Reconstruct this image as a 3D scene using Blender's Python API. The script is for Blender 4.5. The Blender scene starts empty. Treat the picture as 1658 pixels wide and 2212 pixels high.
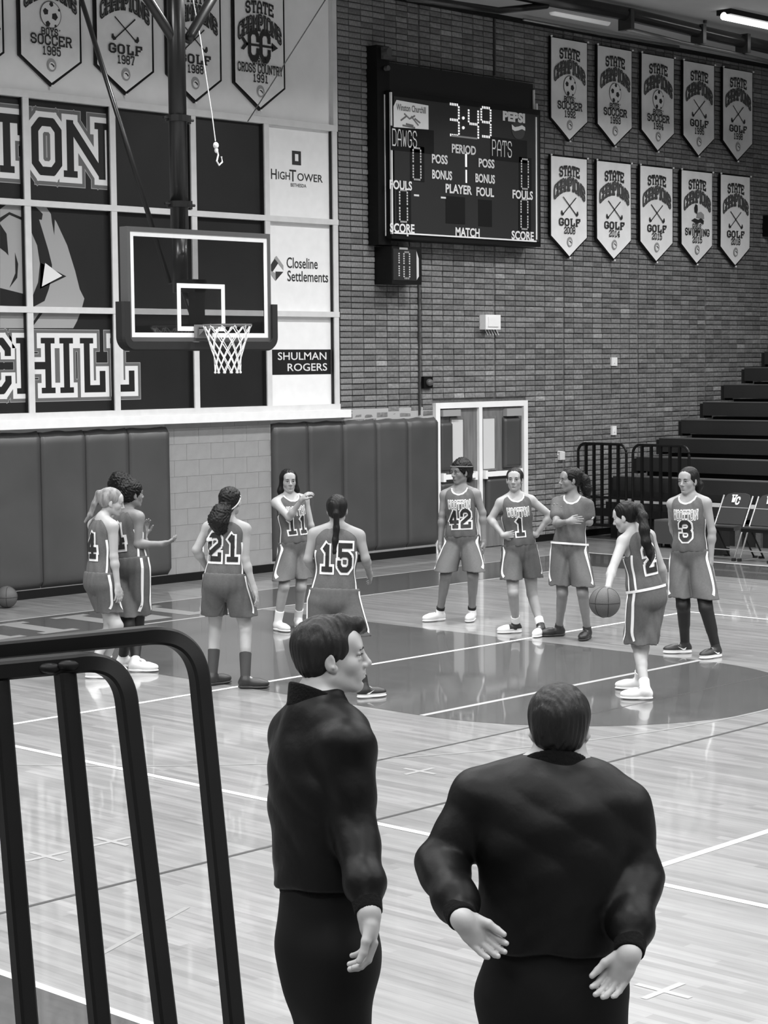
import bpy, math, random
import numpy as np
from mathutils import Vector, Matrix
from mathutils.bvhtree import BVHTree
random.seed(7); np.random.seed(7)
S = bpy.context.scene
COL = S.collection
# ------------------------------------------------------------------ camera
F_PX, YAW, PITCH, ROLL = 4269.44, 0.806959, -0.0748376, -0.0093087
CAM = np.array([-12.73334, -14.63681, 2.664164])
_cy, _sy, _cp, _sp = math.cos(YAW), math.sin(YAW), math.cos(PITCH), math.sin(PITCH)
CF = np.array([_sy*_cp, _cy*_cp, _sp]); _R = np.array([_cy, -_sy, 0.0]); _U = np.cross(_R, CF)
CR = _R*math.cos(ROLL)+_U*math.sin(ROLL); CU = -_R*math.sin(ROLL)+_U*math.cos(ROLL)
cd = bpy.data.cameras.new('camera'); cam = bpy.data.objects.new('camera', cd); COL.objects.link(cam)
cd.sensor_fit = 'VERTICAL'; cd.sensor_height = 36.0; cd.lens = 36.0*F_PX/2212.0
cd.clip_start = 0.05; cd.clip_end = 200
_m = Matrix(((CR[0], CU[0], -CF[0], CAM[0]), (CR[1], CU[1], -CF[1], CAM[1]), (CR[2], CU[2], -CF[2], CAM[2]), (0, 0, 0, 1)))
cam.matrix_world = _m
S.camera = cam
# ------------------------------------------------------------------ world, exposure, lights
S.view_settings.view_transform = 'Standard'; S.view_settings.look = 'None'
S.view_settings.gamma = 1.0; S.view_settings.use_curve_mapping = False
S.view_settings.exposure = 0.0
wd = bpy.data.worlds.new('world'); S.world = wd; wd.use_nodes = True
wd.node_tree.nodes['Background'].inputs[0].default_value = (.5, .5, .5, 1)
wd.node_tree.nodes['Background'].inputs[1].default_value = .3
LAMP_W = 185.0
def ceiling_light(x, y, z, w=1.25, d=.4, power=LAMP_W):
    l = bpy.data.lights.new('ceiling_lamp', 'AREA'); l.shape = 'RECTANGLE'; l.size = w; l.size_y = d
    l.energy = power; l.spread = math.radians(150); l.color = (1, 1, 1)
    o = bpy.data.objects.new('ceiling_lamp', l); COL.objects.link(o); o.location = (x, y, z)
    return o
for ix in range(6):
    for iy in range(7):
        lx, ly = -14.0+5.2*ix, -22.0+3.7*iy
        if iy == 6: ly = -.4
        ceiling_light(lx, ly, 7.57, power=LAMP_W*(1.35 if iy == 6 else 1))
# ------------------------------------------------------------------ helpers
def pix(u, v, dep):
    return CAM+dep*(CF+(u-829)/F_PX*CR-(v-1106)/F_PX*CU)
def hit(u, v, ax, val):
    d = CF+(u-829)/F_PX*CR-(v-1106)/F_PX*CU; t = (val-CAM[ax])/d[ax]; return CAM+t*d
def depth(P): return float((np.array(P, float)-CAM)@CF)
MATS = {}
def mat(name, v, rough=.55, spec=.5, metal=0, noise=0, nscale=8, bump=0, bscale=60, emit=0, attr=None, stretch=None, sheen=0):
    if name in MATS: return MATS[name]
    m = bpy.data.materials.new(name); m.use_nodes = True; nt = m.node_tree; b = nt.nodes['Principled BSDF']
    b.inputs['Base Color'].default_value = (v, v, v, 1); b.inputs['Roughness'].default_value = rough
    b.inputs['Specular IOR Level'].default_value = spec; b.inputs['Metallic'].default_value = metal
    if sheen: b.inputs['Sheen Weight'].default_value = sheen
    if emit:
        b.inputs['Emission Color'].default_value = (1, 1, 1, 1); b.inputs['Emission Strength'].default_value = emit
    tc = nt.nodes.new('ShaderNodeTexCoord'); src = tc.outputs['Object']
    if stretch:
        mp = nt.nodes.new('ShaderNodeMapping'); mp.inputs['Scale'].default_value = stretch
        nt.links.new(src, mp.inputs['Vector']); src = mp.outputs[0]
    last = None
    if noise:
        n = nt.nodes.new('ShaderNodeTexNoise'); n.inputs['Scale'].default_value = nscale; n.inputs['Detail'].default_value = 5
        nt.links.new(src, n.inputs['Vector'])
        r = nt.nodes.new('ShaderNodeMapRange'); r.inputs['From Min'].default_value = .3; r.inputs['From Max'].default_value = .7
        r.inputs['To Min'].default_value = v*(1-noise); r.inputs['To Max'].default_value = v*(1+noise)
        nt.links.new(n.outputs['Fac'], r.inputs['Value']); last = r.outputs[0]
    if attr:
        a = nt.nodes.new('ShaderNodeAttribute'); a.attribute_name = attr
        mm = nt.nodes.new('ShaderNodeMath'); mm.operation = 'MULTIPLY'; nt.links.new(a.outputs['Fac'], mm.inputs[0])
        if last: nt.links.new(last, mm.inputs[1])
        else: mm.inputs[1].default_value = v
        last = mm.outputs[0]
    if last: nt.links.new(last, b.inputs['Base Color'])
    if bump:
        n = nt.nodes.new('ShaderNodeTexNoise'); n.inputs['Scale'].default_value = bscale; n.inputs['Detail'].default_value = 4
        nt.links.new(src, n.inputs['Vector'])
        bp = nt.nodes.new('ShaderNodeBump'); bp.inputs['Strength'].default_value = bump; bp.inputs['Distance'].default_value = .01
        nt.links.new(n.outputs['Fac'], bp.inputs['Height']); nt.links.new(bp.outputs[0], b.inputs['Normal'])
    MATS[name] = m; return m
def tag(o, label=None, cat=None, group=None, kind=None):
    if label: o['label'] = label
    if cat: o['category'] = cat
    if group: o['group'] = group
    if kind: o['kind'] = kind
    return o
def wmat(o):
    return o.matrix_basis.copy() if o.parent is None else wmat(o.parent) @ o.matrix_parent_inverse @ o.matrix_basis
def setparent(o, par):
    if par is not None:
        o.parent = par; o.matrix_parent_inverse = wmat(par).inverted()
def mkobj(name, V, Fc, m, par=None, smooth=False, shade=None, mats=None, fmat=None):
    me = bpy.data.meshes.new(name); me.from_pydata([tuple(map(float, v)) for v in V], [], [tuple(map(int, f)) for f in Fc])
    for mm in (mats or [m]): me.materials.append(mm)
    if fmat is not None: me.polygons.foreach_set('material_index', np.array(fmat, dtype=np.int32))
    if smooth: me.polygons.foreach_set('use_smooth', np.ones(len(me.polygons), dtype=bool))
    if shade is not None:
        a = me.attributes.new('shade', 'FLOAT', 'FACE'); a.data.foreach_set('value', np.array(shade, dtype=np.float32))
    me.update(); o = bpy.data.objects.new(name, me); COL.objects.link(o); setparent(o, par); return o
def thing(name, loc, label, cat, group=None, kind=None):
    o = bpy.data.objects.new(name, None); COL.objects.link(o); o.location = tuple(map(float, loc)); o.empty_display_size = .1
    return tag(o, label, cat, group, kind)
class MB:
    def __init__(s): s.V = []; s.F = []; s.sh = []
    def add(s, V, Fc, sh=1.0):
        n = len(s.V); s.V += [tuple(v) for v in V]; s.F += [tuple(i+n for i in f) for f in Fc]; s.sh += [sh]*len(Fc); return s
    def box(s, x0, x1, y0, y1, z0, z1, sh=1.0):
        V = [(x, y, z) for z in (z0, z1) for y in (y0, y1) for x in (x0, x1)]
        return s.add(V, [(0, 2, 3, 1), (4, 5, 7, 6), (0, 1, 5, 4), (2, 6, 7, 3), (0, 4, 6, 2), (1, 3, 7, 5)], sh)
    def tube(s, pts, r, n=10, sq=False, caps=True, up=(0, 0, 1)):
        pts = [Vector(p) for p in pts]; N = len(pts); rs = r if isinstance(r, (list, tuple)) else [r]*N
        k = 4 if sq else n; rings = []; up = Vector(up)
        for i, p in enumerate(pts):
            a = pts[max(0, i-1)]; b = pts[min(N-1, i+1)]; t = (b-a).normalized()
            if i > 0 and i < N-1:
                t1 = (p-a).normalized(); t2 = (b-p).normalized(); c = max(.3, (t1+t2).length/2)
            else: c = 1
            x = up.cross(t)
            if x.length < .05: x = Vector((1, 0, 0)).cross(t) if abs(t.x) < .9 else Vector((0, 1, 0)).cross(t)
            x.normalize(); y = t.cross(x)
            if i > 0 and not sq:
                pass
            off = math.pi/4 if sq else 0; q = rs[i]*(1.41421 if sq else 1)
            rings.append([p+(x*math.cos(off+2*math.pi*j/k)+y*math.sin(off+2*math.pi*j/k)/ (c if False else 1))*q for j in range(k)])
        V = [v for R_ in rings for v in R_]; Fc = []
        for i in range(N-1):
            for j in range(k):
                Fc.append((i*k+j, i*k+(j+1) % k, (i+1)*k+(j+1) % k, (i+1)*k+j))
        if caps: Fc += [tuple(range(k-1, -1, -1)), tuple((N-1)*k+j for j in range(k))]
        return s.add(V, Fc)
    def prism(s, poly, fn, h0, h1):
        n = len(poly); V = [fn(x, y, h0) for x, y in poly]+[fn(x, y, h1) for x, y in poly]
        return s.add(V, [tuple(range(n)), tuple(range(2*n-1, n-1, -1))]+[(i, i+n, (i+1) % n+n, (i+1) % n) for i in range(n)])
    def ball(s, c, r, nu=16, nv=10):
        V = []; Fc = []
        r = r if isinstance(r, (tuple, list)) else (r, r, r)
        for j in range(nv+1):
            a = math.pi*j/nv
            for i in range(nu):
                b = 2*math.pi*i/nu; V.append((c[0]+r[0]*math.sin(a)*math.cos(b), c[1]+r[1]*math.sin(a)*math.sin(b), c[2]+r[2]*math.cos(a)))
        for j in range(nv):
            for i in range(nu): Fc.append((j*nu+i, (j+1)*nu+i, (j+1)*nu+(i+1) % nu, j*nu+(i+1) % nu))
        return s.add(V, Fc)
    def build(s, name, m, par=None, smooth=False, shade=False):
        return mkobj(name, s.V, s.F, m, par, smooth, s.sh if shade else None)
def arc(cx, cy, r, a0, a1, n):
    return [(cx+r*math.cos(math.radians(a0+(a1-a0)*i/n)), cy+r*math.sin(math.radians(a0+(a1-a0)*i/n))) for i in range(n+1)]
# ---- block stroke font (width 4, height 6)
G = {'A': '0,0 0,4 1.2,6 2.8,6 4,4 4,0;0,2.4 4,2.4', 'B': '0,0 0,6 3,6 4,5.2 4,3.8 3,3.1 4,2.4 4,.8 3,0 0,0;0,3.1 3,3.1',
 'C': '4,4.4 4,5 3,6 1,6 0,5 0,1 1,0 3,0 4,1 4,1.6', 'D': '0,0 0,6 3,6 4,5 4,1 3,0 0,0', 'E': '4,4.8 4,6 0,6 0,0 4,0 4,1.2;0,3.1 2.6,3.1',
 'F': '4,4.6 4,6 .6,6 .6,0;.6,3.1 2.8,3.1', 'G': '4,4.5 4,5 3,6 1,6 0,5 0,1 1,0 3,0 4,1 4,2.6 2.4,2.6', 'H': '0,0 0,6;4,0 4,6;0,3 4,3',
 'I': '2,0 2,6', 'L': '.8,6 .8,0 4,0 4,1.8', 'M': '0,0 0,6 2,2.6 4,6 4,0', 'N': '0,0 0,6 4,0 4,6', 'O': '1,0 3,0 4,1 4,5 3,6 1,6 0,5 0,1 1,0',
 'P': '.4,0 .4,6 3,6 4,5 4,3.6 3,2.7 .4,2.7', 'R': '.2,0 .2,6 3,6 4,5.2 4,3.8 3,3 .2,3;2.4,3 4,0', 'S': '4,4.6 4,5 3,6 1,6 0,5.2 0,3.9 1,3.2 3,2.9 4,2.1 4,1 3,0 1,0 0,1 0,1.5',
 'T': '0,4.6 0,6 4,6 4,4.6;2,6 2,0', 'U': '0,6 0,1 1,0 3,0 4,1 4,6', 'W': '0,6 .9,0 2,3.6 3.1,0 4,6', 'Y': '0,6 2,3 4,6;2,3 2,0',
 '0': '1,0 3,0 4,1 4,5 3,6 1,6 0,5 0,1 1,0', '1': '.9,4.6 2.2,6 2.2,0;.9,0 3.5,0', '2': '0,4.4 0,5 1,6 3,6 4,5 4,3.7 0,1.3 0,0 4,0 4,1',
 '3': '0,4.8 0,5.2 1,6 3,6 4,5.2 4,3.9 3,3.1 1.6,3.1;3,3.1 4,2.3 4,.9 3,0 1,0 0,.9 0,1.4', '4': '3,0 3,6 0,1.8 4.2,1.8;2,0 4,0', '5': '4,6 .2,6 .2,3.3 1,3.8 3,3.8 4,3 4,1 3,0 1,0 0,1 0,1.6',
 '8': '1,0 3,0 4,.9 4,2.3 3,3.1 4,3.9 4,5.2 3,6 1,6 0,5.2 0,3.9 1,3.1 0,2.3 0,.9 1,0;1,3.1 3,3.1', '9': '0,1 1,0 3,0 4,1 4,5 3,6 1,6 0,5 0,3.5 1,2.6 4,2.6',
 '6': '4,5 3,6 1,6 0,5 0,1 1,0 3,0 4,1 4,2.6 3,3.4 0,3.4', '7': '0,5 0,6 4,6 4,5 1.8,0', "'": '1,6 .6,4.6', 'g': ''}
NOSERIF = set('SCGO023568')
def strokes(ch, t, grow=0.0, serif=.75):
    """quads (lists of 4 xy) of one glyph drawn with stroke thickness t, grown outward by grow"""
    out = []; P = G.get(ch)
    if not P: return out
    lines = [[tuple(map(float, q.split(','))) for q in s.split()] for s in P.split(';')]
    for L in lines:
        n = len(L)-1; closed = L[0] == L[-1]
        for i in range(n):
            (x0, y0), (x1, y1) = L[i], L[i+1]; dx, dy = x1-x0, y1-y0; l = math.hypot(dx, dy)
            if l < 1e-6: continue
            dx /= l; dy /= l; h = t/2+grow
            e0 = grow+(t*.5 if (i > 0 or closed) and min(abs(dx), abs(dy)) < .01 else t*.12 if (i > 0 or closed) else (t*.5 if dy == 0 or dx == 0 else 0))
            e1 = grow+(t*.5 if (i < n-1 or closed) and min(abs(dx), abs(dy)) < .01 else t*.12 if (i < n-1 or closed) else (t*.5 if dy == 0 or dx == 0 else 0))
            # chamfer corners: keep the extension small where the next segment turns by 45 degrees
            if i > 0 or closed:
                px, py = L[i-1 if i > 0 else n-1]; a = abs((x0-px)*dx+(y0-py)*dy)/max(1e-6, math.hypot(x0-px, y0-py))
                if a > .3: e0 = grow*.5+t*.12
            if i < n-1 or closed:
                qx, qy = L[i+2 if i < n-1 else 1]; a = abs((qx-x1)*dx+(qy-y1)*dy)/max(1e-6, math.hypot(qx-x1, qy-y1))
                if a > .3: e1 = grow*.5+t*.12
            ax, ay = x0-dx*e0, y0-dy*e0; bx, by = x1+dx*e1, y1+dy*e1
            out.append([(ax-dy*h, ay+dx*h), (ax+dy*h, ay-dx*h), (bx+dy*h, by-dx*h), (bx-dy*h, by+dx*h)])
            if serif and ch not in NOSERIF and ch not in "1'":
                for (ex, ey, first) in ((x0, y0, i == 0), (x1, y1, i == n-1)):
                    if first and not closed and ey in (0.0, 6.0) and abs(dy) > .5:
                        w = t*serif+t*.25+grow; hh = t*.36
                        c = ey+(hh-t*.5+.0 if ey == 0 else -hh+t*.5)
                        out.append([(ex-w, c-hh-grow), (ex+w, c-hh-grow), (ex+w, c+hh+grow), (ex-w, c+hh+grow)])
    return out
def text_quads(s, t=1.15, gap=1.5, grow=0.0, serif=.75, wid=4.0):
    """list of quads, total width; glyph height 6"""
    x = 0; out = []
    for ch in s:
        if ch == ' ': x += 3; continue
        w = 2.4 if ch == 'I' else (1.6 if ch == "'" else wid)
        off = -.8 if ch == 'I' else 0
        for q in strokes(ch, t, grow, serif): out.append([(x+off+a*(1 if w != wid or ch == "'" else wid/4), b) for a, b in q])
        x += w+gap+t*.5
    return out, x-gap-t*.5
def subdiv_quad(q, n):
    a, b, c, d = [np.array(p, float) for p in q]; V = []
    for i in range(n+1):
        for sgn in (0, 1):
            L0 = a+(d-a)*i/n; L1 = b+(c-b)*i/n; V.append(tuple(L0 if sgn == 0 else L1))
    return V, [(2*i, 2*i+1, 2*i+3, 2*i+2) for i in range(n)]
def text_on(mb, s, cx, cz, h, fn, t=1.15, gap=1.5, grow=0.0, serif=.75, xs=1.0, bend=0.0, sub=1, wid=4.0, width=None):
    """put string s centred at (cx,cz) with height h through fn(x,z)"""
    qs, w = text_quads(s, t, gap, grow, serif, wid); k = h/6.0
    kx = k*xs if width is None else width/w
    o0 = Vector(fn(0, 0)); nrm = (Vector(fn(1, 0))-o0).cross(Vector(fn(0, 1))-o0); nrm.normalize()
    for qi, q in enumerate(qs):
        V, Fc = subdiv_quad(q, sub)
        out = []
        for a, b in V:
            x = (a-w/2)*kx; z = (b-3)*k; out.append(tuple(Vector(fn(cx+x, cz+z-bend*x*x))+nrm*(.00015*(qi % 11))))
        mb.add(out, Fc)
_tc = {}
def sans(s, bold=.0):
    key = (s, bold)
    if key not in _tc:
        c = bpy.data.curves.new('tmp', 'FONT'); c.body = s; c.size = 1; c.offset = bold; c.resolution_u = 3; c.align_x = 'CENTER'; c.align_y = 'CENTER'
        o = bpy.data.objects.new('tmp', c); COL.objects.link(o); dg = bpy.context.evaluated_depsgraph_get(); me = o.evaluated_get(dg).to_mesh()
        _tc[key] = ([tuple(v.co[:2]) for v in me.vertices], [tuple(p.vertices) for p in me.polygons])
        o.evaluated_get(dg).to_mesh_clear(); bpy.data.objects.remove(o); bpy.data.curves.remove(c)
    return _tc[key]
def sans_on(mb, s, cx, cz, h, fn, width=None, bold=.0):
    V, Fc = sans(s, bold); xs = [v[0] for v in V]; ys = [v[1] for v in V]; mx, my = (min(xs)+max(xs))/2, (min(ys)+max(ys))/2
    k = h/(max(ys)-min(ys)); kx = k if width is None else width/(max(xs)-min(xs))
    mb.add([fn(cx+(x-mx)*kx, cz+(y-my)*k) for x, y in V], Fc)
# ------------------------------------------------------------------ materials
M_white = mat('white_paint', .84, .5, noise=.04, nscale=3)
M_sill = mat('sill_paint', .85, .35, noise=.03)
M_frame = mat('grey_frame_paint', .64, .4, noise=.05)
M_dark = mat('dark_print', .013, .35, noise=.15, nscale=2)
M_ink = mat('dark_ink', .022, .6)
M_black = mat('black_paint', .004, .45, .3)
M_blk2 = mat('black_rubber', .008, .7)
M_lightp = mat('light_panel', .84, .35, noise=.03)
M_inkw = mat('white_print', .72, .4)
M_inkg = mat('grey_print', .33, .4)
M_inkm = mat('mid_grey_print', .12, .5)
M_steel = mat('brushed_steel', .5, .3, metal=.8)
M_pad = mat('vinyl_pad', .062, .42, noise=.12, nscale=1.5, bump=.3, bscale=2.5)
M_brick = mat('brick_face', .185, .8, noise=.25, nscale=25, bump=.5, bscale=40, attr='shade')
M_mortar = mat('mortar', .095, .9, noise=.2, nscale=30)
M_cmu = mat('painted_block', .27, .6, noise=.06, nscale=8, bump=.15, bscale=80)
M_groove = mat('block_joint', .40, .8)
# ------------------------------------------------------------------ floor
def floor_mat(name, v, rough, var, coat=.6):
    m = bpy.data.materials.new(name); m.use_nodes = True; nt = m.node_tree; L = nt.links; b = nt.nodes['Principled BSDF']
    b.inputs['Roughness'].default_value = rough; b.inputs['Specular IOR Level'].default_value = .5
    b.inputs['Coat Weight'].default_value = coat; b.inputs['Coat Roughness'].default_value = .05
    tc = nt.nodes.new('ShaderNodeTexCoord'); sx = nt.nodes.new('ShaderNodeSeparateXYZ'); L.new(tc.outputs['Object'], sx.inputs[0])
    def math_(op, a, b_=None):
        n = nt.nodes.new('ShaderNodeMath'); n.operation = op
        for i, q in enumerate((a, b_)):
            if q is None: continue
            if isinstance(q, (int, float)): n.inputs[i].default_value = q
            else: L.new(q, n.inputs[i])
        return n.outputs[0]
    row = math_('FLOOR', math_('DIVIDE', sx.outputs['X'], .057))
    wn = nt.nodes.new('ShaderNodeTexWhiteNoise'); wn.noise_dimensions = '1D'; L.new(row, wn.inputs['W'])
    yy = math_('ADD', sx.outputs['Y'], math_('MULTIPLY', wn.outputs['Value'], 7.0))
    seg = math_('FLOOR', math_('DIVIDE', yy, .85))
    cb = nt.nodes.new('ShaderNodeCombineXYZ'); L.new(row, cb.inputs[0]); L.new(seg, cb.inputs[1])
    w2 = nt.nodes.new('ShaderNodeTexWhiteNoise'); w2.noise_dimensions = '3D'; L.new(cb.outputs[0], w2.inputs['Vector'])
    mp = nt.nodes.new('ShaderNodeMapping'); mp.inputs['Scale'].default_value = (14, .9, 1); L.new(tc.outputs['Object'], mp.inputs[0])
    n1 = nt.nodes.new('ShaderNodeTexNoise'); n1.inputs['Scale'].default_value = 2.2; n1.inputs['Detail'].default_value = 6; L.new(mp.outputs[0], n1.inputs['Vector'])
    n2 = nt.nodes.new('ShaderNodeTexNoise'); n2.inputs['Scale'].default_value = .6; n2.inputs['Detail'].default_value = 4; L.new(tc.outputs['Object'], n2.inputs['Vector'])
    s = math_('ADD', math_('MULTIPLY', math_('SUBTRACT', w2.outputs['Value'], .5), var),
              math_('ADD', math_('MULTIPLY', math_('SUBTRACT', n1.outputs['Fac'], .5), var*2.2), math_('MULTIPLY', math_('SUBTRACT', n2.outputs['Fac'], .5), var*1.0)))
    fr = math_('FRACT', math_('DIVIDE', sx.outputs['X'], .057)); gap = math_('LESS_THAN', fr, .035)
    val = math_('MULTIPLY', math_('ADD', s, 1.0), v); val = math_('MULTIPLY', val, math_('SUBTRACT', 1.0, math_('MULTIPLY', gap, .25)))
    L.new(val, b.inputs['Base Color'])
    bp = nt.nodes.new('ShaderNodeBump'); bp.inputs['Strength'].default_value = .04; bp.inputs['Distance'].default_value = .002
    L.new(w2.outputs['Value'], bp.inputs['Height']); L.new(bp.outputs[0], b.inputs['Normal']); L.new(bp.outputs[0], b.inputs['Coat Normal'])
    MATS[name] = m; return m
M_floor = floor_mat('maple_floor', .25, .28, .32)
M_lane = floor_mat('painted_lane', .085, .25, .10)
M_band = floor_mat('painted_border', .075, .25, .12)
M_line = mat('floor_line_white', .80, .25, noise=.05)
M_line2 = mat('floor_line_pale', .42, .25)
M_mark = mat('floor_tape_pale', .30, .3)
M_lined = mat('floor_line_dark', .06, .3)
M_linef = mat('floor_line_faint', .25, .3)
floor = mkobj('floor', [(-18, -26, 0), (18, -26, 0), (18, 4.3, 0), (-18, 4.3, 0)], [(0, 1, 2, 3)], M_floor); tag(floor, kind='structure')
def flat(name, poly, z, m):
    o = mkobj(name, [(x, y, z) for x, y in poly], [tuple(range(len(poly)))], m, floor); return o
def strip(name, pts, w, z, m):
    V = []; n = len(pts)
    for i, p in enumerate(pts):
        a = Vector(pts[max(0, i-1)]); b = Vector(pts[min(n-1, i+1)]); t = (b-a).normalized(); q = Vector((-t.y, t.x))*w/2
        V += [(p[0]+q.x, p[1]+q.y, z), (p[0]-q.x, p[1]-q.y, z)]
    return mkobj(name, V, [(2*i, 2*i+1, 2*i+3, 2*i+2) for i in range(n-1)], m, floor)
flat('painted_lane', [(-1.83, 1.25), (-1.83, -4.57)]+arc(0, -4.57, 1.83, 180, 360, 40)[1:-1]+[(1.83, -4.57), (1.83, 1.25)], .0012, M_lane)
flat('painted_border', [(-9.1, 1.25), (9.1, 1.25), (9.1, 2.52), (-9.1, 2.52)], .0012, M_band)
flat('painted_border', [(7.72, 1.25), (7.72, -26), (9.1, -26), (9.1, 1.25)], .0012, M_band)
flat('painted_border', [(-9.1, 1.25), (-9.1, -26), (-7.76, -26), (-7.76, 1.25)], .0012, M_band)
strip('boundary_line', [(-7.74, 1.2), (7.7, 1.2)], .05, .0018, M_line2)
strip('boundary_line', [(9.12, 2.5), (9.12, -26)], .05, .0018, M_line)
strip('boundary_line', [(-7.74, 1.2), (-7.74, -26)], .05, .0018, M_line2)
strip('boundary_line', [(-9.1, 2.54), (9.1, 2.54)], .04, .0018, M_line2)
strip('free_throw_line', [(-1.83, -4.57), (1.83, -4.57)], .055, .0019, M_line2)
strip('volleyball_line', [(-4.6, -2.5), (4.6, -2.5)], .052, .0020, M_line)
strip('volleyball_line', [(-4.6, -2.474), (-4.6, -20)], .052, .0021, M_line)
strip('volleyball_line', [(4.6, -2.474), (4.6, -20)], .052, .0021, M_line)
strip('volleyball_line', [(-4.57, -8.56), (4.57, -8.56)], .052, .0020, M_line)
strip('court_line', [(-7.7, -6.7), (7.7, -6.7)], .028, .0017, M_lined)
strip('court_line', [(-4.3, -5.5), (4.3, -5.5)], .022, .0016, M_lined)
strip('three_point_line', [(-6.02, 1.2)]+arc(0, -.38, 6.02, 180, 360, 60)+[(6.02, 1.2)], .03, .0015, M_linef)
strip('court_line', [(-7.4, -7.65), (-6.5, -7.3)], .03, .0016, M_linef)
for q in ((-3.35, -5.95), (-5.9, -5.95), (-6.35, -5.95), (-6.0, -9.8), (-1.9, -9.1), (1.7, -5.9)):
    strip('court_mark', [(q[0]-.14, q[1]), (q[0]+.14, q[1])], .035, .0016, M_mark)
    strip('court_mark', [(q[0], q[1]-.14), (q[0], q[1]+.14)], .035, .0017, M_mark)
# faded lettering in the baseline border
mb = MB()
for i, ch in enumerate('CHURCHILL'):
    text_on(mb, ch, -6.7+i*1.0, 1.88, .8, lambda x, z: (x, z, .0024), t=1.3, xs=1.3)
mb.build('border_lettering', M_linef, floor)
# ------------------------------------------------------------------ walls
wall = thing('wall_back', (0, 4, 0), None, None, kind='structure')
WY = 4.0
MB().box(5.88, 18, WY+.02, WY+.3, 0, 7.62).build('mortar_backing', M_mortar, wall)
MB().box(-18, 5.88, WY+.06, WY+.3, 5.72, 7.62).build('painted_upper_wall', M_white, wall)
MB().box(-18, 7.8, WY-.0075, WY+.3, -.02, 2.06).build('block_backing', M_groove, wall)
MB().box(5.82, 5.9, WY-.012, WY+.1, 5.72, 7.62).build('wall_edge_trim', M_frame, wall)
# bricks, stack bond, with recessed joints
cols = []; joints = [5.9, 7.5, 9.07, 10.66, 12.52, 14.36, 16.2, 18.0]
for a, b in zip(joints[:-1], joints[1:]):
    n = round((b-a)/.232); w = (b-a)/n
    for i in range(n):
        g0 = .016 if i == 0 else .005; g1 = .016 if i == n-1 else .005
        cols.append((a+i*w+g0, a+(i+1)*w-g1))
MB_b = MB(); big = []
RH = .0775; nrow = int(7.6/RH)
def brick_geo(x0, x1, z0, z1, p, cx, cz, cp, rng):
    y0 = WY+.02; yf = WY-p
    j = lambda: rng.uniform(-.003, .003)
    V = [(x0, y0, z0), (x1, y0, z0), (x1, y0, z1), (x0, y0, z1), (x0+.004+j(), yf+j(), z0+.004), (x1-.004+j(), yf+j(), z0+.004), (x1-.004+j(), yf+j()+.003, z1-.004), (x0+.004+j(), yf+j()+.003, z1-.004), (x0+(x1-x0)*cx, yf-cp, z0+(z1-z0)*cz)]
    Fc = [(0, 1, 5, 4), (1, 2, 6, 5), (2, 3, 7, 6), (3, 0, 4, 7), (4, 5, 8), (5, 6, 8), (6, 7, 8), (7, 4, 8)]
    return V, Fc
rng = random.Random(3)
for (x0, x1) in cols:
    for r in range(nrow):
        z0 = r*RH; z1 = z0+RH-.0065
        if x0 < 7.7 and z1 < 1.9: continue
        if x1 > 7.76 and x0 < 9.74 and z0 < 2.1: continue
        sh = rng.choice([.72, .85, .95, 1.0, 1.08, 1.18]); sh *= 1.45 if rng.random() < .035 else 1
        V, Fc = brick_geo(x0, x1, z0, z1, rng.uniform(.002, .013), rng.uniform(.25, .75), rng.uniform(.35, .65), rng.uniform(.001, .006), rng)
        big.append((depth((x0, 4, z0))+(0 if 0 < z0 < 7.5 else 99), V, Fc, sh))
big.sort(key=lambda q: q[0])
variants = []
for k in range(12):
    sh = [.72, .85, .95, 1.0, 1.08, 1.18][k % 6]
    V, Fc = brick_geo(-.5, .5, 0, RH-.008, .003+.004*(k % 3), .3+.03*k, .35+.02*k, .004, rng)
    V = [(v[0], v[1]-WY, v[2]) for v in V]
    me = bpy.data.meshes.new('brick'); me.from_pydata(V, [], Fc); me.materials.append(M_brick)
    a = me.attributes.new('shade', 'FLOAT', 'FACE'); a.data.foreach_set('value', np.full(len(Fc), sh, dtype=np.float32)); variants.append(me)
for i, (d, V, Fc, sh) in enumerate(big):
    if i < 298:
        o = bpy.data.objects.new('brick', variants[rng.randrange(12)]); COL.objects.link(o)
        x0, x1, z0 = V[0][0], V[1][0], V[0][2]
        o.parent = wall; o.matrix_parent_inverse = Matrix.Translation((0, -4, 0))
        o.location = ((x0+x1)/2, WY, z0); o.scale = (x1-x0, 1, 1)
    else: MB_b.add(V, Fc, sh)
tag(MB_b.build('brick_field', M_brick, wall, shade=True), kind='stuff')
# painted concrete blocks between the wall pads
mblk = {}
for r in range(10):
    z0 = .1+.2*r; z1 = z0+.2
    edges = [2.6+.4*k+(.2 if r % 2 else 0) for k in range(6)]
    for a in edges:
        x0, x1 = max(2.86, a), min(4.62, a+.4)
        if x1-x0 < .05: continue
        key = round(x1-x0, 2)
        if key not in mblk:
            q = MB().box(0, key-.004, -.012, .0, .002, .198); me = bpy.data.meshes.new('block'); me.from_pydata(q.V, [], q.F); me.materials.append(M_cmu); mblk[key] = me
        o = bpy.data.objects.new('block', mblk[key]); COL.objects.link(o); o.parent = wall; o.matrix_parent_inverse = Matrix.Translation((0, -4, 0)); o.location = (x0+.003, WY, z0)
tag(MB().box(-18, 7.74, WY-.035, WY+.01, 0, .1).box(9.78, 18, WY-.03, WY+.01, 0, .1).build('baseboard_back', M_black), kind='structure')
tag(MB().box(-18, 18, -26, 4.3, 7.62, 7.9).build('ceiling', mat('ceiling_paint', .45, .8, noise=.05, nscale=1)), kind='structure')
tag(MB().box(-18, 18, WY-.06, WY+.02, 7.56, 7.62).build('trim_1', M_black), kind='structure')
M_side = mat('side_wall_paint', .3, .8, noise=.06)
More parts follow.
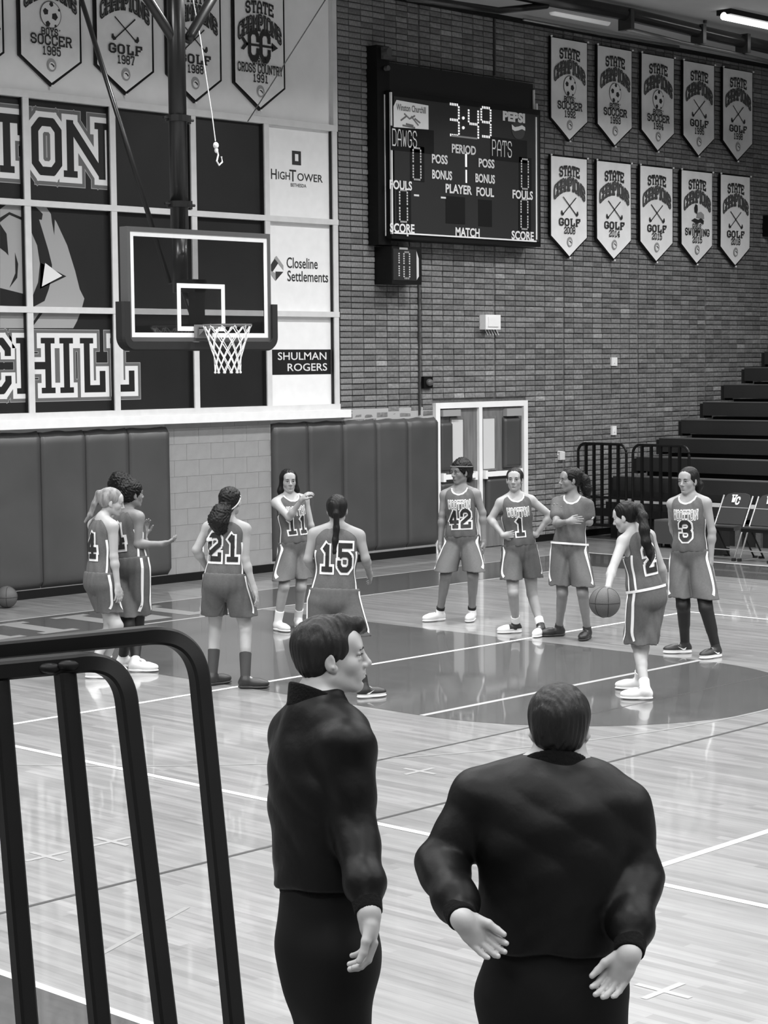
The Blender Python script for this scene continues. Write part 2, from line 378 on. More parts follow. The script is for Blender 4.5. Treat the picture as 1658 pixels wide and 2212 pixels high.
tag(MB().box(17.7, 18, -26, 4.3, 0, 7.62).build('wall_right', M_side), kind='structure')
tag(MB().box(-18.3, -18, -26, 4.3, 0, 7.62).build('wall_left', M_side), kind='structure')
tag(MB().box(-18, 18, -26.3, -26, 0, 7.62).build('wall_front', M_side), kind='structure')
# ------------------------------------------------------------------ window wall with printed panels
win = thing('window_1', (3, 4, 2), None, None, kind='structure')
xm = [-6.62, -5.37, -4.12, -2.87, -1.62, -.37, .88, 2.125, 3.375, 4.6, 5.82]; zr = [2.1, 3.32, 4.53, 5.755]
for i in range(len(xm)-1):
    a, b = xm[i]+.02, xm[i+1]-.02
    for j in range(3):
        lt = i == len(xm)-2
        o = MB().box(a, b, WY+.03, WY+.06, zr[j]+.02, zr[j+1]-.02).build('panel', M_lightp if lt else M_dark, win)
        if lt: o['label'] = 'light printed sponsor panel'
for i, x in enumerate(xm):
    MB().box(x-.042, x+.042, WY-.035, WY+.06, 2.1, 5.75).build('mullion', M_frame, win)
for i, z in enumerate(zr):
    h = .035 if i in (1, 2) else .04
    MB().box(xm[0], 5.87, WY-.04, WY+.062, z-h, z+h).build('rail', M_frame, win)
tag(MB().box(-18, 5.97, WY-.14, WY+.05, 1.96, 2.065).build('trim_2', M_sill), kind='structure')
for x in xm[3:]:
    MB().box(x-.05, x-.042, WY-.015, WY+.06, 2.1, 5.75).build('mullion_edge', M_blk2, win)
# lettering on the panels (layered vinyl print)
PY = WY+.03
def layer(strokes_fn, name, base):
    for k, (g, m) in enumerate(((.115, M_inkg), (.105, M_inkm), (.065, M_inkw), (0, M_dark))):
        mb = MB(); strokes_fn(mb, g, PY-.002-.0015*k); mb.build(name, m, win)
def bigglyph(mb, ch, x0, x1, z0, z1, t, grow, y, serif=.75):
    # stroke centre lines are inset by t/2
    ax, bx, az, bz = x0+t/2, x1-t/2, z0+t/2, z1-t/2; kx = (bx-ax)/4; kz = (bz-az)/6
    P = G[ch]
    for L in [[tuple(map(float, q.split(','))) for q in s.split()] for s in P.split(';')]:
        n = len(L)-1; closed = L[0] == L[-1]
        pts = [(ax+a*kx, az+b*kz) for a, b in L]
        for i in range(n):
            (xa, ya), (xb, yb) = pts[i], pts[i+1]; dx, dy = xb-xa, yb-ya; l = math.hypot(dx, dy); dx /= l; dy /= l; h = t/2+grow
            ortho = min(abs(dx), abs(dy)) < .01
            e = grow+t*.5 if ortho and not (ch in 'OC') else grow*.7+t*.2
            if not ortho: e = grow*.7+t*.15
            p = [(xa-dx*e-dy*h, ya-dy*e+dx*h), (xa-dx*e+dy*h, ya-dy*e-dx*h), (xb+dx*e+dy*h, yb+dy*e-dx*h), (xb+dx*e-dy*h, yb+dy*e+dx*h)]
            yk = y-.0001*(len(mb.F) % 10); mb.add([(q[0], yk, q[1]) for q in p], [(0, 1, 2, 3)])
            if ch not in 'OC':
                for (ex, ey, first) in ((xa, ya, i == 0), (xb, yb, i == n-1)):
                    if first and not closed and abs(dy) > .5 and (abs(ey-az) < .01 or abs(ey-bz) < .01):
                        w = t*serif+t*.25+grow; hh = t*.38; c = ey+(hh-t*.5 if abs(ey-az) < .01 else -hh+t*.5)
                        yk = y-.0001*(len(mb.F) % 10); mb.add([(ex-w, yk, c-hh-grow), (ex+w, yk, c-hh-grow), (ex+w, yk, c+hh+grow), (ex-w, yk, c+hh+grow)], [(0, 1, 2, 3)])
def up_word(mb, g, y):
    for ch, x0, x1 in (('T', .40, .90), ('O', .99, 1.42), ('N', 1.49, 2.05), ('S', -.15, .3), ('N', -.8, -.25), ('I', -1.3, -.9)):
        bigglyph(mb, ch, x0, x1, 4.86, 5.52, .10, g, y)
layer(up_word, 'large_lettering', 0)
def low_word(mb, g, y):
    for ch, x0, x1 in (('C', .24, .64), ('H', .77, 1.20), ('I', 1.28, 1.565), ('L', 1.62, 1.99), ('L', 2.07, 2.43), ('R', -.35, .15), ('U', -.95, -.5)):
        bigglyph(mb, ch, x0, x1, 2.36, 3.0, .085, g*.85, y, serif=.9)
layer(low_word, 'large_lettering', 0)
def wp(u, v):
    h = hit(u, v, 1, PY); return (h[0], h[2])
def wall_poly(name, pts, m, k):
    V = [(wp(*p)[0], PY-.0012*k, wp(*p)[1]) for p in pts]; mkobj(name, V, [tuple(range(len(V)))], m, win)
wall_poly('curved_print', [(0, 452), (30, 430), (62, 428), (100, 448), (122, 480), (145, 530), (162, 585), (172, 625), (182, 645), (176, 668), (166, 694), (158, 709), (0, 709)], M_inkg, 1)
for pts in ([(62, 440), (78, 448), (92, 462), (90, 475), (84, 474), (92, 500), (104, 540), (112, 572), (111, 600), (105, 625), (96, 650), (70, 664), (0, 660), (0, 622), (40, 632), (70, 640), (82, 610), (86, 570), (80, 530), (66, 498)],
            [(88, 568), (143, 597), (86, 624)], [(108, 448), (118, 475), (117, 508), (112, 480)], [(32, 545), (39, 570), (37, 600), (20, 622), (33, 590)], [(0, 484), (14, 505), (18, 552), (12, 545), (0, 536)],
            [(70, 706), (92, 676), (86, 674), (68, 700)], [(0, 470), (20, 458), (48, 470), (48, 476), (20, 464), (0, 480)]):
    wall_poly('curved_print', pts, M_dark, 2)
wall_poly('white_triangle_print', [(97, 568), (134, 596), (90, 619)], M_inkw, 3)
# sponsor panels
fnp = lambda x, z: (x, PY-.003, z)
mb = MB(); mb.add([fnp(*q) for q in ((5.1, 5.24), (5.26, 5.24), (5.26, 5.42), (5.1, 5.42))], [(0, 1, 2, 3)])
def serif_word(mb, words):
    for s, cx, cz, h, w in words: sans_on(mb, s, cx, cz, h, fnp, width=w, bold=.01)
serif_word(mb, (('H', 4.775, 5.10, .13, .1), ('IGH', 4.955, 5.09, .10, .21), ('T', 5.11, 5.10, .15, .12), ('OWER', 5.42, 5.09, .10, .46), ('BETHESDA', 5.21, 4.98, .045, .28)))
mb.build('sponsor_lettering', M_ink, win)
MB().add([(q[0], PY-.005, q[1]) for q in ((5.15, 5.29), (5.21, 5.29), (5.21, 5.38), (5.15, 5.38))], [(0, 1, 2, 3)]).build('sponsor_mark', M_lightp, win)
mb = MB(); serif_word(mb, (('Closeline', 5.26, 3.98, .14, .56), ('Settlements', 5.36, 3.81, .14, .74)))
mb.add([fnp(*q) for q in ((4.66, 3.9), (4.8, 4.06), (4.86, 4.0), (4.70, 3.82))], [(0, 1, 2, 3)])
mb.add([fnp(*q) for q in ((4.78, 3.86), (4.92, 3.86), (4.78, 3.74))], [(0, 1, 2)]); mb.build('sponsor_lettering', M_ink, win)
fnq = lambda x, z: (x, PY-.0045, z); mb = MB(); mb.add([fnq(*q) for q in ((4.80, 4.06), (4.92, 3.94), (4.92, 3.88), (4.76, 4.03))], [(0, 1, 2, 3)])
mb.add([fnq(*q) for q in ((4.66, 3.86), (4.78, 3.74), (4.78, 3.84), (4.72, 3.86))], [(0, 1, 2, 3)]); mb.build('sponsor_mark', M_inkg, win)
MB().add([(x, PY-.002, z) for x, z in ((4.66, 2.535), (5.765, 2.535), (5.765, 2.86), (4.66, 2.86))], [(0, 1, 2, 3)]).build('sponsor_plate', M_dark, win)
mb = MB(); fnp = lambda x, z: (x, PY-.005, z)
serif_word(mb, (('SHULMAN', 5.24, 2.775, .10, .88), ('ROGERS', 5.33, 2.63, .10, .72))); mb.build('sponsor_lettering', M_inkw, win)
# ------------------------------------------------------------------ wall pads
def wall_pad(x0, x1, z0, z1, label, y=WY, th=.07, folds=True, m=None):
    nx, nz = 10, 22; V = []; Fc = []; rg = random.Random(int(x0*100)+900)
    ph = rg.uniform(0, 6)
    for k in range(nz+1):
        for i in range(nx+1):
            u = [0, .02, .12, .25, .38, .5, .62, .75, .88, .98, 1][i]; w = k/nz; e = (.0 if i in (0, nx) else 1); e2 = min(1, min(w, 1-w)*24)**.5
            y_ = y-.01-th*e*e2
            if folds: y_ += .006*math.sin(9*u*(1+.4*w)+ph+5*w)*max(0, (w-.62)/.38)*e
            V.append((x0+.003+(x1-x0-.006)*u, y_, z0+(z1-z0)*w-(.018*abs(math.sin(math.pi*u*1.5+ph))*(w > .98) if folds else 0)))
    for k in range(nz):
        for i in range(nx):
            a = k*(nx+1)+i; Fc.append((a, a+1, a+nx+2, a+nx+1))
    n = len(V); ring = [i for i in range(nx+1)]+[(k+1)*(nx+1)-1 for k in range(1, nz+1)]+[nz*(nx+1)+i for i in range(nx-1, -1, -1)]+[k*(nx+1) for k in range(nz-1, 0, -1)]
    for q in ring: V.append((V[q][0], y+.0, V[q][2]))
    L = len(ring)
    for i in range(L): Fc.append((ring[i], n+i, n+(i+1) % L, ring[(i+1) % L]))
    t = thing('wall_pad', ((x0+x1)/2, y, z0), label, 'wall pad', 'padded vinyl panels on the end wall')
    mkobj('cushion', V, Fc, m or M_pad, t, smooth=True)
    MB().box(x0+.01, x1-.01, y-.01, y+.005, z0+.01, z1-.03).build('backing_board', M_blk2, t)
    return t
lp = [-.98, -.33, .31, .955, 1.6, 2.245, 2.885]
names = ['leftmost dark vinyl wall pad, cut by the left edge of the frame', 'dark vinyl wall pad behind the loose ball at the far left', 'dark vinyl wall pad just left of the blonde player number 4', 'dark vinyl wall pad directly behind the blonde player number 4', 'dark vinyl wall pad behind the raised hair of the player in black leggings', 'last dark vinyl wall pad before the painted blocks']
for i in range(1, 6): wall_pad(lp[i], lp[i+1], .11, 1.93, names[i])
rp = [4.62, 5.24, 5.88, 6.52, 7.14, 7.76]
names = ['dark vinyl wall pad beside the painted blocks, behind player 11', 'dark vinyl wall pad behind the head of player 15', 'middle dark vinyl wall pad of the five right of the painted blocks', 'dark vinyl wall pad two places left of the double door', 'dark vinyl wall pad touching the left door frame']
for i in range(5): wall_pad(rp[i], rp[i+1], .13, 1.925, names[i])
# ------------------------------------------------------------------ double door
door = thing('door_1', (8.74, WY, 0), None, None, kind='structure')
M_door = mat('door_wood', .16, .45, noise=.25, nscale=3, stretch=(6, 6, .6))
MB().box(7.74, 7.83, WY-.05, WY+.05, 0, 2.11).box(9.66, 9.75, WY-.05, WY+.05, 0, 2.11).box(7.831, 9.659, WY-.05, WY+.05, 2.03, 2.11).build('door_frame', M_white, door)
MB().box(8.66, 8.73, WY-.05, WY+.03, 0, 2.03).build('center_post', M_white, door)
M_dglass = mat('door_glass', .62, .15)
for s, (a, b) in enumerate(((7.83, 8.66), (8.73, 9.66))):
    lf = MB().box(a, b, WY-.005, WY+.02, .01, 2.03).build('door_leaf', M_door, door)
    g0, g1 = (8.1, 8.35) if s == 0 else (8.78, 9.04)
    MB().box(g0, g1, WY-.012, WY, 1.14, 1.87).build('window_glass', M_dglass, lf)
    MB().box(g0-.03, g0, WY-.02, WY, 1.11, 1.9).box(g1, g1+.03, WY-.02, WY, 1.11, 1.9).box(g0, g1, WY-.02, WY, 1.87, 1.9).box(g0, g1, WY-.02, WY, 1.11, 1.14).build('glass_bead', M_door, lf)
    MB().box(a+.071, b-.131, WY-.088, WY-.05, 1.03, 1.10).box(a+.02, a+.07, WY-.09, WY-.006, 1.0, 1.12).box(b-.13, b-.08, WY-.09, WY-.006, 1.0, 1.12).build('push_bar', M_white, lf)
    MB().box(a+.03, a+.4, WY-.08, WY-.005, 1.92, 2.01).build('door_closer', M_inkg, lf) if s == 0 else MB().box(9.24, 9.6, WY-.08, WY-.005, 1.89, 2.0).build('door_closer', M_inkg, lf)
def small_pad(x0, x1, z0, z1, label): wall_pad(x0, x1, z0, z1, label, y=WY-.01, th=.05, folds=False)
small_pad(7.84, 8.07, 1.15, 1.84, 'narrow dark pad beside the glass of the left door leaf')
small_pad(7.84, 8.24, .42, .98, 'dark pad on the lower half of the left door leaf')
small_pad(9.21, 9.57, 1.13, 1.87, 'upright dark pad beside the glass of the right door leaf')
small_pad(8.82, 9.34, .46, 1.0, 'dark pad under the push bar of the right door leaf')
# ------------------------------------------------------------------ banners
M_cloth = mat('banner_cloth', .80, .75, bump=.25, bscale=6, noise=.05, nscale=5)
M_cloth2 = mat('banner_cloth_pale', .88, .75, bump=.25, bscale=6, noise=.05, nscale=5)
def banner(x0, ztop, sport, year, label, y=WY-.03, cloth=None, dark=False, group=None, girls=None):
    w, zs, zt = .89, ztop-1.19, ztop-1.5; x1 = x0+w; xc = x0+w/2
    t = thing('championship_banner', (xc, WY, zt), label, 'banner', group)
    bx = .02 if not dark else .03
    out = [(x0, ztop), (x1, ztop), (x1, zs), (xc, zt), (x0, zs)]
    MB().prism(out, lambda a, b, h: (a, h, b), y, y+.03).build('edge_binding', M_black, t)
    ins = [(x0+bx, ztop-.015), (x1-bx, ztop-.015), (x1-bx, zs+.01), (xc, zt+bx*1.3), (x0+bx, zs+.01)]
    # cloth: slightly rippled sheet
    V = []; Fc = []; n = 10
    for i in range(n+1):
        u = i/n; xx = x0+bx+(w-2*bx)*u; zb = zs+.01+(zt+bx*1.3-zs-.01)*(1-abs(2*u-1))
        for k in range(7):
            q = k/6; V.append((xx, y-.006-.004*math.sin(7*u+year*.37+4*q)*q, ztop-.015+(zb-ztop+.015)*q))
    for i in range(n):
        for k in range(6): a = i*7+k; Fc.append((a, a+1, a+8, a+7))
    mkobj('cloth', V, Fc, cloth or M_cloth, t, smooth=True)
    fy = y-.018; fn = lambda x, z: (x, fy, z); z0 = ztop
    mb = MB(); text_on(mb, 'STATE', xc, z0-.21, .13, fn, t=1.3, width=.46, bend=.5, sub=2, gap=1.3); mb.build('lettering', M_ink, t)
    mb = MB(); text_on(mb, 'CHAMPIONS', xc, z0-.405, .165, fn, t=1.25, width=.72, bend=1.15, sub=3, gap=.9, grow=.32); mb.build('lettering', M_ink if dark else mat('banner_dark_grey', .055, .6), t)
    mb = MB(); text_on(mb, 'CHAMPIONS', xc, z0-.405, .165, lambda x, z: (x, fy-.003, z), t=.5, width=.72, bend=1.15, sub=3, gap=1.9, serif=0); mb.build('lettering_fill', mat('banner_mid_grey', .16, .6), t)
    if sport == 'SOCCER':
        MB().add([(xc+.15*math.cos(a), fy+.002, z0-.69+.155*math.sin(a)) for a in [math.pi*2*i/28 for i in range(28)]], [tuple(range(28))]).build('ball_outline', M_inkm, t)
        MB().add([(xc+.14*math.cos(a), fy, z0-.69+.145*math.sin(a)) for a in [math.pi*2*i/28 for i in range(28)]], [tuple(range(28))]).build('ball_print', mat('ball_print_white', .8, .6), t)
        mb = MB()
        for cx, cz, r, a0 in ((-.08, .03, .045, .5), (.06, -.02, .05, 1.2), (.01, .13, .035, 2), (-.05, -.12, .04, .2), (.13, .07, .02, .3), (.07, -.135, .02, 1)):
            MB().add([(xc+cx*.9+r*.9*math.cos(a0+k*1.2566), fy-.003, z0-.69+cz*.9+r*.9*math.sin(a0+k*1.2566)) for k in range(5)], [(0, 1, 2, 3, 4)]).build('ball_patch', M_ink, t)
    elif sport == 'GOLF':
        mb = MB()
        for s in (-1, 1):
            a, b = Vector((xc+s*.155, z0-.60)), Vector((xc-s*.15, z0-.85)); d = (b-a).normalized(); q = Vector((-d.y, d.x))*.008
            mb.add([fn(*(a+q)), fn(*(a-q)), fn(*(b-q)), fn(*(b+q))], [(0, 1, 2, 3)])
            c = b; mb.add([fn(c.x-s*p[0], c.y+p[1]) for p in ((-.012, -.015), (.03, -.03), (.058, .0), (.05, .045), (.03, .05), (.02, .02), (0, .012))], [tuple(range(7))])
        mb.build('golf_clubs_print', M_ink, t)
    elif sport == 'COUNTRY':
        mb = MB()
        for dx in (-.11, .085): text_on(mb, 'C', xc+dx, z0-.69, .34, fn, t=1.5, xs=.62)
        mb.add([fn(xc+a, z0-.69+b) for a, b in ((-.24, .015), (.22, .015), (.22, -.015), (-.24, -.015))], [(0, 1, 2, 3)])
        mb.add([fn(xc+a, z0-.69+b) for a, b in ((.2, .06), (.31, 0), (.2, -.06))], [(0, 1, 2)])
        mb.add([fn(xc+a, z0-.69+b) for a, b in ((-.2, 0), (-.28, .08), (-.33, .07), (-.27, 0), (-.33, -.07), (-.28, -.08))], [tuple(range(6))]); mb.build('arrow_emblem', M_ink, t)
    elif sport == 'SWIMMING':
        mb = MB(); mb.add([fn(xc+a, z0-.66+b) for a, b in ((-.08, 0), (-.09, .07), (-.05, .13), (.0, .11), (.01, .04), (-.01, -.03))], [tuple(range(6))])
        mb.add([fn(xc+a, z0-.80+b) for a, b in ((-.17, .0), (-.08, .04), (.02, .02), (.1, .05), (.18, .01), (.17, -.05), (.08, -.02), (-.02, -.05), (-.1, -.02))], [tuple(range(9))]); mb.build('swimmer_print', M_ink, t)
        MB().add([fn(xc+a, z0-.71+b) for a, b in ((-.03, -.04), (0, .04), (.1, .06), (.18, .02), (.19, -.05), (.08, -.04))], [tuple(range(6))]).build('swimmer_shade', M_inkg, t)
    mb = MB()
    if sport in ('SOCCER', 'SWIMMING', 'COUNTRY'):
        pre = "BOYS'" if sport == 'SOCCER' else "GIRLS'"
        text_on(mb, pre, xc, z0-.885, .07, fn, t=1.3, width=.26)
        text_on(mb, 'CROSS COUNTRY' if sport == 'COUNTRY' else sport, xc, z0-.98, .10, fn, t=1.2, serif=.5, width=.76 if sport == 'COUNTRY' else .66 if sport == 'SWIMMING' else .56)
        text_on(mb, str(year), xc, z0-1.1, .09, fn, t=1.15, width=.25)
    else:
        text_on(mb, 'GOLF', xc, z0-.97, .095, fn, t=1.35, width=.48); text_on(mb, str(year), xc, z0-1.09, .09, fn, t=1.15, width=.25)
    mb.build('lettering', M_ink, t)
    c = (xc, z0-1.26); rr = MB()
    rr.add([(c[0]+.065*math.cos(i*math.pi/8), fy, c[1]+.075*math.sin(i*math.pi/8)) for i in range(16)], [tuple(range(16))]); rr.build('round_seal', M_inkg, t)
    MB().add([(c[0]+.042*math.cos(i*math.pi/8), fy-.002, c[1]-.01+.045*math.sin(i*math.pi/8)) for i in range(16)], [tuple(range(16))]).build('seal_center', M_sill, t)
    MB().add([(c[0]+a, fy-.004, c[1]+b) for a, b in ((-.03, .01), (0, .02), (.035, -.005), (.03, -.03), (.0, .0))], [tuple(range(5))]).build('seal_mark', M_ink, t)
    for a, b in ((x0+.01, ztop), (x1-.01, ztop), (xc, zt)): MB().ball((a, fy-.004, b), .016, 8, 5).build('grommet', M_sill, t)
g1 = 'championship banners on the brick wall'
for i, (sp, yr) in enumerate((('SOCCER', 1992), ('SOCCER', 1993), ('SOCCER', 1994), ('GOLF', 1995), ('GOLF', 1998))):
    banner(10.26+1.112*i, 7.44, sp, yr, '%s pale %s championship banner in the upper row on the brick wall' % (('leftmost', 'second', 'middle', 'fourth', 'rightmost')[i], sp.lower()), y=WY-.075, group=g1)
for i, (sp, yr) in enumerate((('GOLF', 2008), ('GOLF', 2014), ('GOLF', 2015), ('SWIMMING', 2015), ('GOLF', 2018))):
    banner(10.25+1.10*i, 5.715, sp, yr, '%s pale %s championship banner in the lower row on the brick wall' % (('leftmost', 'second', 'middle', 'fourth', 'rightmost')[i], sp.lower()), y=WY-.075, cloth=M_cloth2, group=g1)
g2 = 'black-edged banners on the painted wall above the windows'
for i, (sp, yr) in enumerate((('COUNTRY', 1984), ('SOCCER', 1985), ('GOLF', 1987), ('GOLF', 1988), ('COUNTRY', 1991))):
    nm = {0: 'black-edged pointed banner cut by the left edge, left of the 1985 soccer banner', 1: 'black-edged pointed boys soccer banner of 1985', 2: 'black-edged pointed golf banner of 1987', 3: 'black-edged pointed golf banner of 1988, partly hidden by the hoop post', 4: 'black-edged pointed girls cross country banner of 1991'}[i]
    banner(-.245+1.086*i, 7.38, sp, yr, nm, y=WY+.02, dark=True, group=g2)
# ------------------------------------------------------------------ scoreboard
SY = 3.68
sx0 = hit(845, 300, 1, SY)[0]; sx1 = hit(1168, 400, 1, SY)[0]; sz1 = hit(845, 199, 1, SY)[2]; sz0 = hit(850, 512, 1, SY)[2]
sb = thing('scoreboard', ((sx0+sx1)/2, WY, sz0), 'large dark electronic scoreboard showing 3:49 on the brick wall', 'scoreboard')
M_sbf = mat('scoreboard_face', .028, .3); M_led = mat('led_white', .5, .4, emit=.75); M_ledd = mat('led_dim', .3, .4, emit=.28); M_cap = mat('caption_white', .8, .5)
MB().box(sx0, sx1, SY+.01, WY, sz0-.02, sz1+.03).build('housing', M_black, sb)
MB().box(sx0+.05, sx1-.05, SY-.005, SY+.02, sz0+.05, sz1-.05).build('face_panel', M_sbf, sb)
MB().box(sx0+.28, sx0+.30, SY-.014, SY, sz0+.05, sz0+.02).box(sx1-.13, sx1-.105, SY-.014, SY, sz0+.08, sz1-.08).box(sx0+.03, sx1-.12, SY-.014, SY, sz0+.045, sz0+.065).build('edge_trim', M_white, sb)
MB().box(sx0-.002, sx0+.02, SY+.0, SY+.03, sz0+.04, sz1-.0).box(sx0-.012, sx0, SY+.11, SY+.15, sz0+.02, sz1-.02).build('side_trim', M_white, sb)
MB().box(sx0+.1, sx1+.02, WY-.16, WY, sz1+.05, sz1+.42).build('upper_panel', mat('upper_panel_black', .009, .5), sb)
MB().box(sx1-.0, sx1+.015, WY-.2, WY-.17, sz1+.04, sz1+.33).box(sx1+.05, sx1+.08, WY-.2, WY-.17, sz1+.04, sz1+.14).build('bracket_edge', M_white, sb)
MB().box(sx0-.14, sx0+.1, SY+.12, WY, sz0-.1, sz1+.62).build('side_column', M_black, sb)
MB().tube([(sx0-.02, SY+.1, sz1+.52), (sx0-.02, SY+.0, sz1+.52)], .055, 12).box(sx0-.06, sx0+.09, SY+.07, SY+.16, sz1+.44, sz1+.6).build('side_fitting', mat('fitting_grey', .08, .4), sb)
MB().tube([(sx0, SY+.1, sz1+.32), (sx0, SY+.04, sz1+.32)], .035, 12).build('side_fitting', mat('fitting_grey', .08, .4), sb)
fy = SY-.009; fs = lambda x, z: (x, fy-.004, z)
def sp(u, v): h = hit(u, v, 1, fy); return h[0], h[2]
def seg(mb, s, cu, cv, w, h, t=.014, sl=.0, y=None, dots=True):
    SEG = {'0': 'abcdef', '1': 'bc', '2': 'abged', '3': 'abgcd', '4': 'fgbc', '5': 'afgcd', '9': 'abcdfg', '8': 'abcdefg'}
    cx, cz = sp(cu, cv); yy = fy-.002 if y is None else y
    for k in SEG[s]:
        p = {'a': ((-w, h), (w, h)), 'd': ((-w, -h), (w, -h)), 'g': ((-w, 0), (w, 0)), 'b': ((w, 0), (w, h)), 'c': ((w, -h), (w, 0)), 'f': ((-w, 0), (-w, h)), 'e': ((-w, -h), (-w, 0))}[k]
        (xa, za), (xb, zb) = p; L = math.hypot(xb-xa, zb-za); dx, dz = (xb-xa)/L, (zb-za)/L
        n = 5
        for i in range(n):
            a0 = .05*L+i*(.9*L/n)+.006; a1 = a0+.9*L/n-.012
            A = (cx+xa+dx*a0, cz+za+dz*a0); B = (cx+xa+dx*a1, cz+za+dz*a1)
            mb.add([(A[0]-dz*t, yy, A[1]+dx*t), (A[0]+dz*t, yy, A[1]-dx*t), (B[0]+dz*t, yy, B[1]-dx*t), (B[0]-dz*t, yy, B[1]+dx*t)], [(0, 1, 2, 3)])
    return mb
for s, u, v in (('3', 980, 259), ('4', 1022, 268), ('9', 1049, 264)):
    seg(MB(), s, u, v, .10, .21 if s != '9' else .2, .017).build('clock_digit', M_led, sb)['kind'] = 'stuff'
for v in (255, 276): MB().ball((sp(1000, v)[0], fy, sp(1000, v)[1]), .022, 8, 6).build('clock_colon', M_led, sb)
for u, v in ((900, 354), (871, 445), (1133, 376), (1132, 463)): 
    cx, cz = sp(u, v); MB().box(cx-.13, cx+.15, fy, fy+.006, cz-.235, cz+.235).build('digit_window', M_black, sb)
    seg(MB(), '0', u, v, .075, .21, .012).build('score_digit', M_ledd, sb)['kind'] = 'stuff'
cx, cz = sp(1009, 364); MB().box(cx-.045, cx-.01, fy-.003, fy, cz+.02, cz+.2).box(cx-.04, cx-.012, fy-.003, fy, cz-.2, cz-.02).build('period_digit', M_led, sb)
for (u0, v0, u1, v1) in ((965, 425, 1062, 487),):
    a, b = sp(975, 440), sp(1008, 485); MB().box(a[0]-.12, a[0]+.28, fy, fy+.006, b[1], a[1]+.1).build('digit_window', M_black, sb)
    a, b = sp(1045, 447), sp(1058, 490); MB().box(a[0]-.12, a[0]+.17, fy, fy+.006, b[1], a[1]+.1).build('digit_window', M_black, sb)
def cap(s, u, v, w_px, h=.125, m=None, bold=.03, nm='caption'):
    a = sp(u-w_px/2, v); b = sp(u+w_px/2, v); mb = MB(); sans_on(mb, s, (a[0]+b[0])/2, sp(u, v)[1], h, fs, width=b[0]-a[0], bold=bold); mb.build(nm, m or M_cap, sb)
for s, u, v, w in (('PERIOD', 1001, 323, 52), ('POSS', 949, 344, 34), ('POSS', 1050, 353, 34), ('BONUS', 954, 378, 43), ('BONUS', 1047, 386, 42), ('FOULS', 865, 400, 48), ('PLAYER', 990, 409, 57), ('FOUL', 1047, 415, 38), ('FOULS', 1128, 421, 44), ('SCORE', 868, 493, 53), ('MATCH', 1009, 502, 52), ('SCORE', 1128, 509, 48)): cap(s, u, v, w)
cap('PEPSI', 1109, 253, 48, .14, bold=.06, nm='sponsor_lettering')
cx, cz = sp(1119, 281); MB().add([(cx+.15*math.cos(i*.3142), fy-.001, cz+.13*math.sin(i*.3142)) for i in range(20)], [tuple(range(20))]).build('sponsor_disc', mat('disc_grey', .05, .4), sb)
MB().add([(cx+a, fy-.003, cz+b) for a, b in ((-.15, .07), (-.08, .035), (0, .05), (.08, .075), (.15, .05), (.15, .0), (.08, .02), (0, -.005), (-.08, -.02), (-.14, .0))], [tuple(range(10))]).build('sponsor_wave', M_cap, sb)
for s, u, v, w in (('DAWGS', 873, 299, 52), ('PATS', 1083, 321, 42)):
    a = sp(u-w/2, v); b = sp(u+w/2, v); cz = sp(u, v)[1]
    MB().box(a[0]-.03, b[0]+.35, fy, fy+.006, cz-.17, cz+.15).build('name_window', M_black, sb)
    mb = MB(); text_on(mb, s, (a[0]+b[0])/2, cz, .21, lambda x, z: (x, fy-.003, z), t=.55, serif=0, width=b[0]-a[0]); mb.build('team_name', M_ledd, sb)
a = sp(849, 215); b = sp(925, 280); MB().add([(a[0]+.06, fy-.002, a[1]), (b[0], fy-.002, a[1]-.02), (b[0], fy-.002, b[1]), (a[0], fy-.002, b[1]-.02), (a[0], fy-.002, a[1]-.09)], [(0, 1, 2, 3, 4)]).build('sign_plate', M_lightp, sb)
mb = MB(); sans_on(mb, 'Winston Churchill', (a[0]+b[0])/2, a[1]-.09, .09, lambda x, z: (x, fy-.004, z), width=.58, bold=.02); mb.build('sign_lettering', M_inkm, sb)
mb = MB()
for k, (p, q) in enumerate((((.3, .2), (.45, .45)), ((.45, .45), (.6, .25)), ((.2, .6), (.35, .35)), ((.6, .4), (.75, .6)), ((.35, .75), (.55, .8)), ((.25, .85), (.6, .9)), ((.5, .3), (.7, .75)))):
    f = lambda r: (a[0]+(b[0]-a[0])*r[0], fy-.004, a[1]-.12+(b[1]-a[1]+.1)*r[1]); mb.tube([f(p), f(q)], .012, 4)
mb.build('sign_drawing', mat('sign_grey', .2, .5), sb)
for u, v in ((899, 422), (957, 427)): MB().box(sp(u, v)[0]-.05, sp(u, v)[0]+.05, fy-.003, fy, sp(u, v)[1]-.012, sp(u, v)[1]+.012).build('small_mark', M_cap, sb)
MB().box(sp(975, 296)[0], sp(1030, 296)[0], fy-.003, fy, sp(1000, 296)[1]-.012, sp(1000, 296)[1]+.012).build('caption_bar', M_inkg, sb)
# small shot clock box under it
kx0, kx1, kz0, kz1 = hit(846, 560, 1, SY)[0], hit(910, 570, 1, SY)[0], hit(850, 613, 1, SY)[2], hit(850, 532, 1, SY)[2]
kc = thing('shot_clock', ((kx0+kx1)/2, WY, kz0), 'small dark digit box reading 10 hung below the scoreboard', 'shot clock')
MB().box(kx0-.0, kx1, SY+.0, WY+.01, kz0, kz1).build('housing', M_black, kc)
MB().box(kx0+.02, kx1-.1, SY-.006, SY+.01, kz0+.05, kz1-.03).build('face_panel', M_sbf, kc)
MB().add([(kx1-.11, SY-.01, kz0+.06), (kx1-.06, SY-.005, kz0+.11), (kx1-.06, SY-.005, kz1-.15), (kx1-.11, SY-.01, kz1-.05)], [(0, 1, 2, 3)]).build('bevel_edge', M_frame, kc)
fy = SY-.012
seg(MB(), '1', 856, 571, .05, .17, .012).build('digit', M_ledd, kc); seg(MB(), '0', 878, 573, .055, .175, .012).build('digit', M_ledd, kc)
